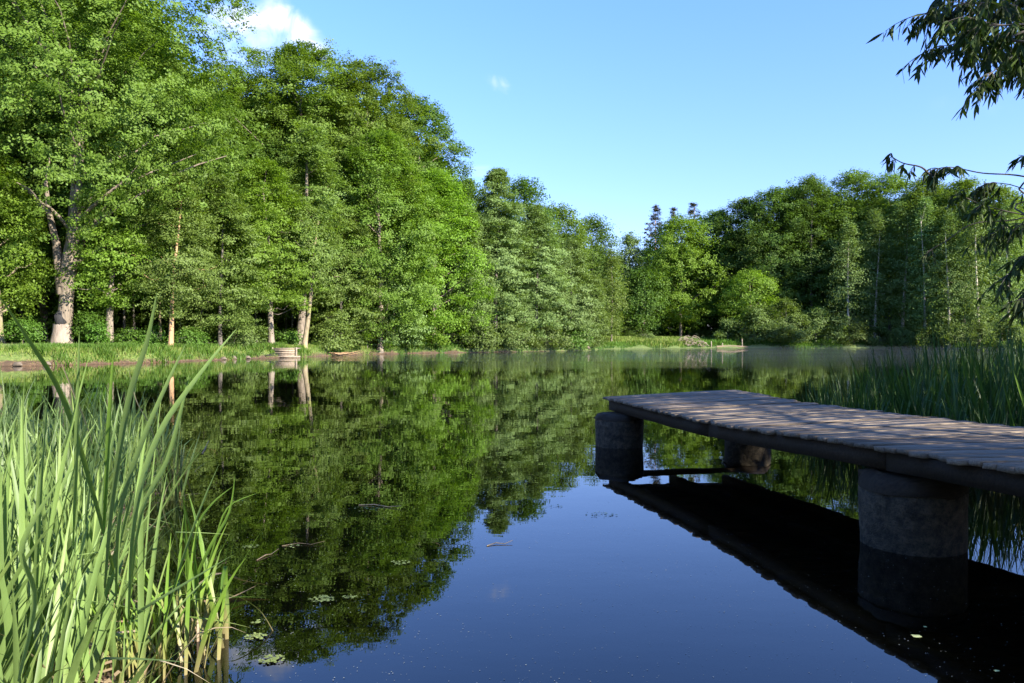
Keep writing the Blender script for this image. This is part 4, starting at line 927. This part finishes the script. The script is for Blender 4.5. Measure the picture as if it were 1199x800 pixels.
def hanging(pts, D, r0, r1, n_sub, sub_l, n_leaf, seed, L_=.085, wd=.016, bare=0.0, tail=True):
    """one branch through photo points at distance D, with side twigs and lance leaves"""
    rr_ = random.Random(seed); tw = MB(); lf = MB()
    P = [Vector((at(a, D+dd).x, D+dd, zat(b, D+dd))) for a, b, dd in pts]
    if tail: P = [Vector((8.6, 2.8, max(2.4, P[0].z*.8+.5))), Vector((6.2, 3.4, P[0].z+.15))]+P
    m = 6*(len(P)-1); Q = []
    for k in range(m+1):
        u = k/m*(len(P)-1); i_ = min(int(u), len(P)-2); f = u-i_
        p0 = P[max(i_-1,0)]; p1 = P[i_]; p2 = P[i_+1]; p3 = P[min(i_+2, len(P)-1)]
        Q.append(.5*((2*p1)+(p2-p0)*f+(2*p0-5*p1+4*p2-p3)*f*f+(3*p1-p0-3*p2+p3)*f**3))
    tw.tube(Q, [r0+(r1-r0)*(k/m)**.7 for k in range(m+1)], 6, cap=False)
    def leaves(q0, q1, k_, rr_):
        ax_ = (q1-q0)
        for i_ in range(k_):
            u = rr_.random(); p = q0.lerp(q1, u); d = ax_.normalized()*.5+Vector((rr_.uniform(-1,1), rr_.uniform(-1,1), rr_.uniform(-1.2,.25)))*.8+Vector((0,0,-.55))
            lance(lf, p, d, L_*rr_.uniform(.55, 1.15), wd*rr_.uniform(.7,1.2), rr_)
    st = int(m*bare)+ (9 if tail else 0)
    for i_ in range(n_sub):
        k = rr_.randint(min(st, m-2), m-1); q = Q[k]; t = (Q[k+1]-Q[k]).normalized()
        d = (t*.7+Vector((rr_.uniform(-.6,.6), rr_.uniform(-.9,.9), rr_.uniform(-.75,.35)))).normalized()
        pr = q; l_ = sub_l*rr_.uniform(.5, 1.1); seg = [q]
        for j in range(4): d = (d+Vector((0,0,-.16))+Vector((rr_.uniform(-.15,.15),)*3)).normalized(); seg.append(seg[-1]+d*l_/4)
        tw.tube(seg, [.003,.0026,.002,.0016,.001], 4, cap=False)
        for j in range(4): leaves(seg[j], seg[j+1], max(1, int(n_leaf/4)), rr_)
        leaves(seg[4], seg[4]+d*.01, 2, rr_)
    o = tw.build('branch', M['bark_dark'], wl, True); l2 = lf.build('leaves', M['willow'], o)
    o.matrix_parent_inverse = wl.matrix_world.inverted() if False else o.matrix_parent_inverse
    o.location = -W0
    return o
B = [([(1265,30,.2),(1190,8,.1),(1130,5,0),(1078,18,0)], 4.0, 26, .20, 10), ([(1270,70,.3),(1200,62,.2),(1165,82,.1),(1146,100,0)], 4.0, 16, .15, 10),
     ([(1265,10,.3),(1200,30,.3),(1140,48,.2),(1092,56,.1)], 4.2, 24, .18, 10), ([(1240,-60,.3),(1160,-30,.2),(1095,-8,.1)], 4.0, 16, .17, 10), ([(1270,50,-.2),(1210,30,-.1),(1170,30,0),(1130,20,0)], 3.8, 24, .19, 10),
     ([(1280,0,.3),(1220,0,.3),(1180,-5,.3),(1150,2,.3)], 4.3, 26, .22, 10), ([(1280,90,.3),(1230,70,.3),(1185,58,.3),(1160,60,.3)], 4.4, 22, .17, 10), ([(1290,100,.3),(1240,90,.3),(1200,72,.3)], 4.2, 14, .16, 10)]
for i, (p, D, ns, sl, nlf) in enumerate(B): hanging(p, D, .011, .002, int(ns*1.3), sl*1.05, nlf+2, 200+i, bare=.25)
Lb = [([(1270,226,.2),(1199,207,.1),(1150,203,0),(1112,196,0),(1088,200,0)], 4.4, 9, .09, 10, .55), ([(1112,198,0),(1092,206,0),(1078,196,0),(1056,191,0),(1040,181,0)], 4.4, 5, .05, 6, .6),
      ([(1270,262,.3),(1200,252,.3),(1150,240,.2),(1118,225,.1)], 4.6, 12, .12, 9, .4), ([(1280,240,.3),(1230,232,.3),(1180,216,.3),(1150,215,.3)], 4.8, 10, .13, 9, .4),
      ([(1290,300,.3),(1230,270,.3),(1185,262,.3),(1160,275,.3)], 5.0, 22, .2, 10, .3), ([(1290,330,.3),(1235,300,.3),(1200,300,.3),(1178,325,.3)], 4.8, 22, .2, 10, .3),
      ([(1290,360,.3),(1240,330,.3),(1210,335,.3),(1192,365,.3)], 4.8, 20, .17, 10, .3), ([(1290,380,.3),(1245,355,.3),(1215,350,.3),(1196,350,.3)], 4.5, 18, .16, 10, .3),
      ([(1250,225,0),(1199,255,0),(1140,262,0),(1108,282,0),(1085,295,0)], 5.2, 4, .08, 5, .75), ([(1260,190,.3),(1215,185,.3),(1192,182,.3)], 4.6, 6, .07, 6, .5)]
for i, (p, D, ns, sl, nlf, ba) in enumerate(Lb): hanging(p, D, .010, .0016, int(ns*(1.0 if i < 5 else .75)), sl, nlf, 300+i, bare=ba, tail=(i != 1))
r2 = tree('unseen_shade_tree', 'unseen ash added behind the willow on the right bank to shade the reeds', 600, 100, 300, 10, 'back', 'bark_dark', zb=1, dens=.01)  # out of view, added so its crown shades the right reed bed
for ch in list(r2.children): bpy.data.objects.remove(ch)
r2.location = (14.6, 8.2, .5); cr, C = make_crown('crown', r2, M['back'], 55, 'skirt', 'lobes', 5.2, 12, .8, 90, 60000, .17, .26)
make_trunk(r2, M['bark_dark'], C, 12, .8, .3, 55, 'lobes')

# ------------------------------------------------------------------ morning mist lying low over the far water
m, t, out = newmat('thin_mist'); pv = t.nodes.new('ShaderNodeVolumePrincipled'); pv.inputs['Density'].default_value = .0008; pv.inputs['Color'].default_value = (.75,.88,1,1); pv.inputs['Anisotropy'].default_value = .1
t.links.new(pv.outputs[0], out.inputs['Volume'])
mb = MB(); mb.box((15, 90, .28), 110, 84, .52); o = mb.build('mist', m); tag(o, 'thin morning mist lying low over the far water', 'mist', kind='stuff')
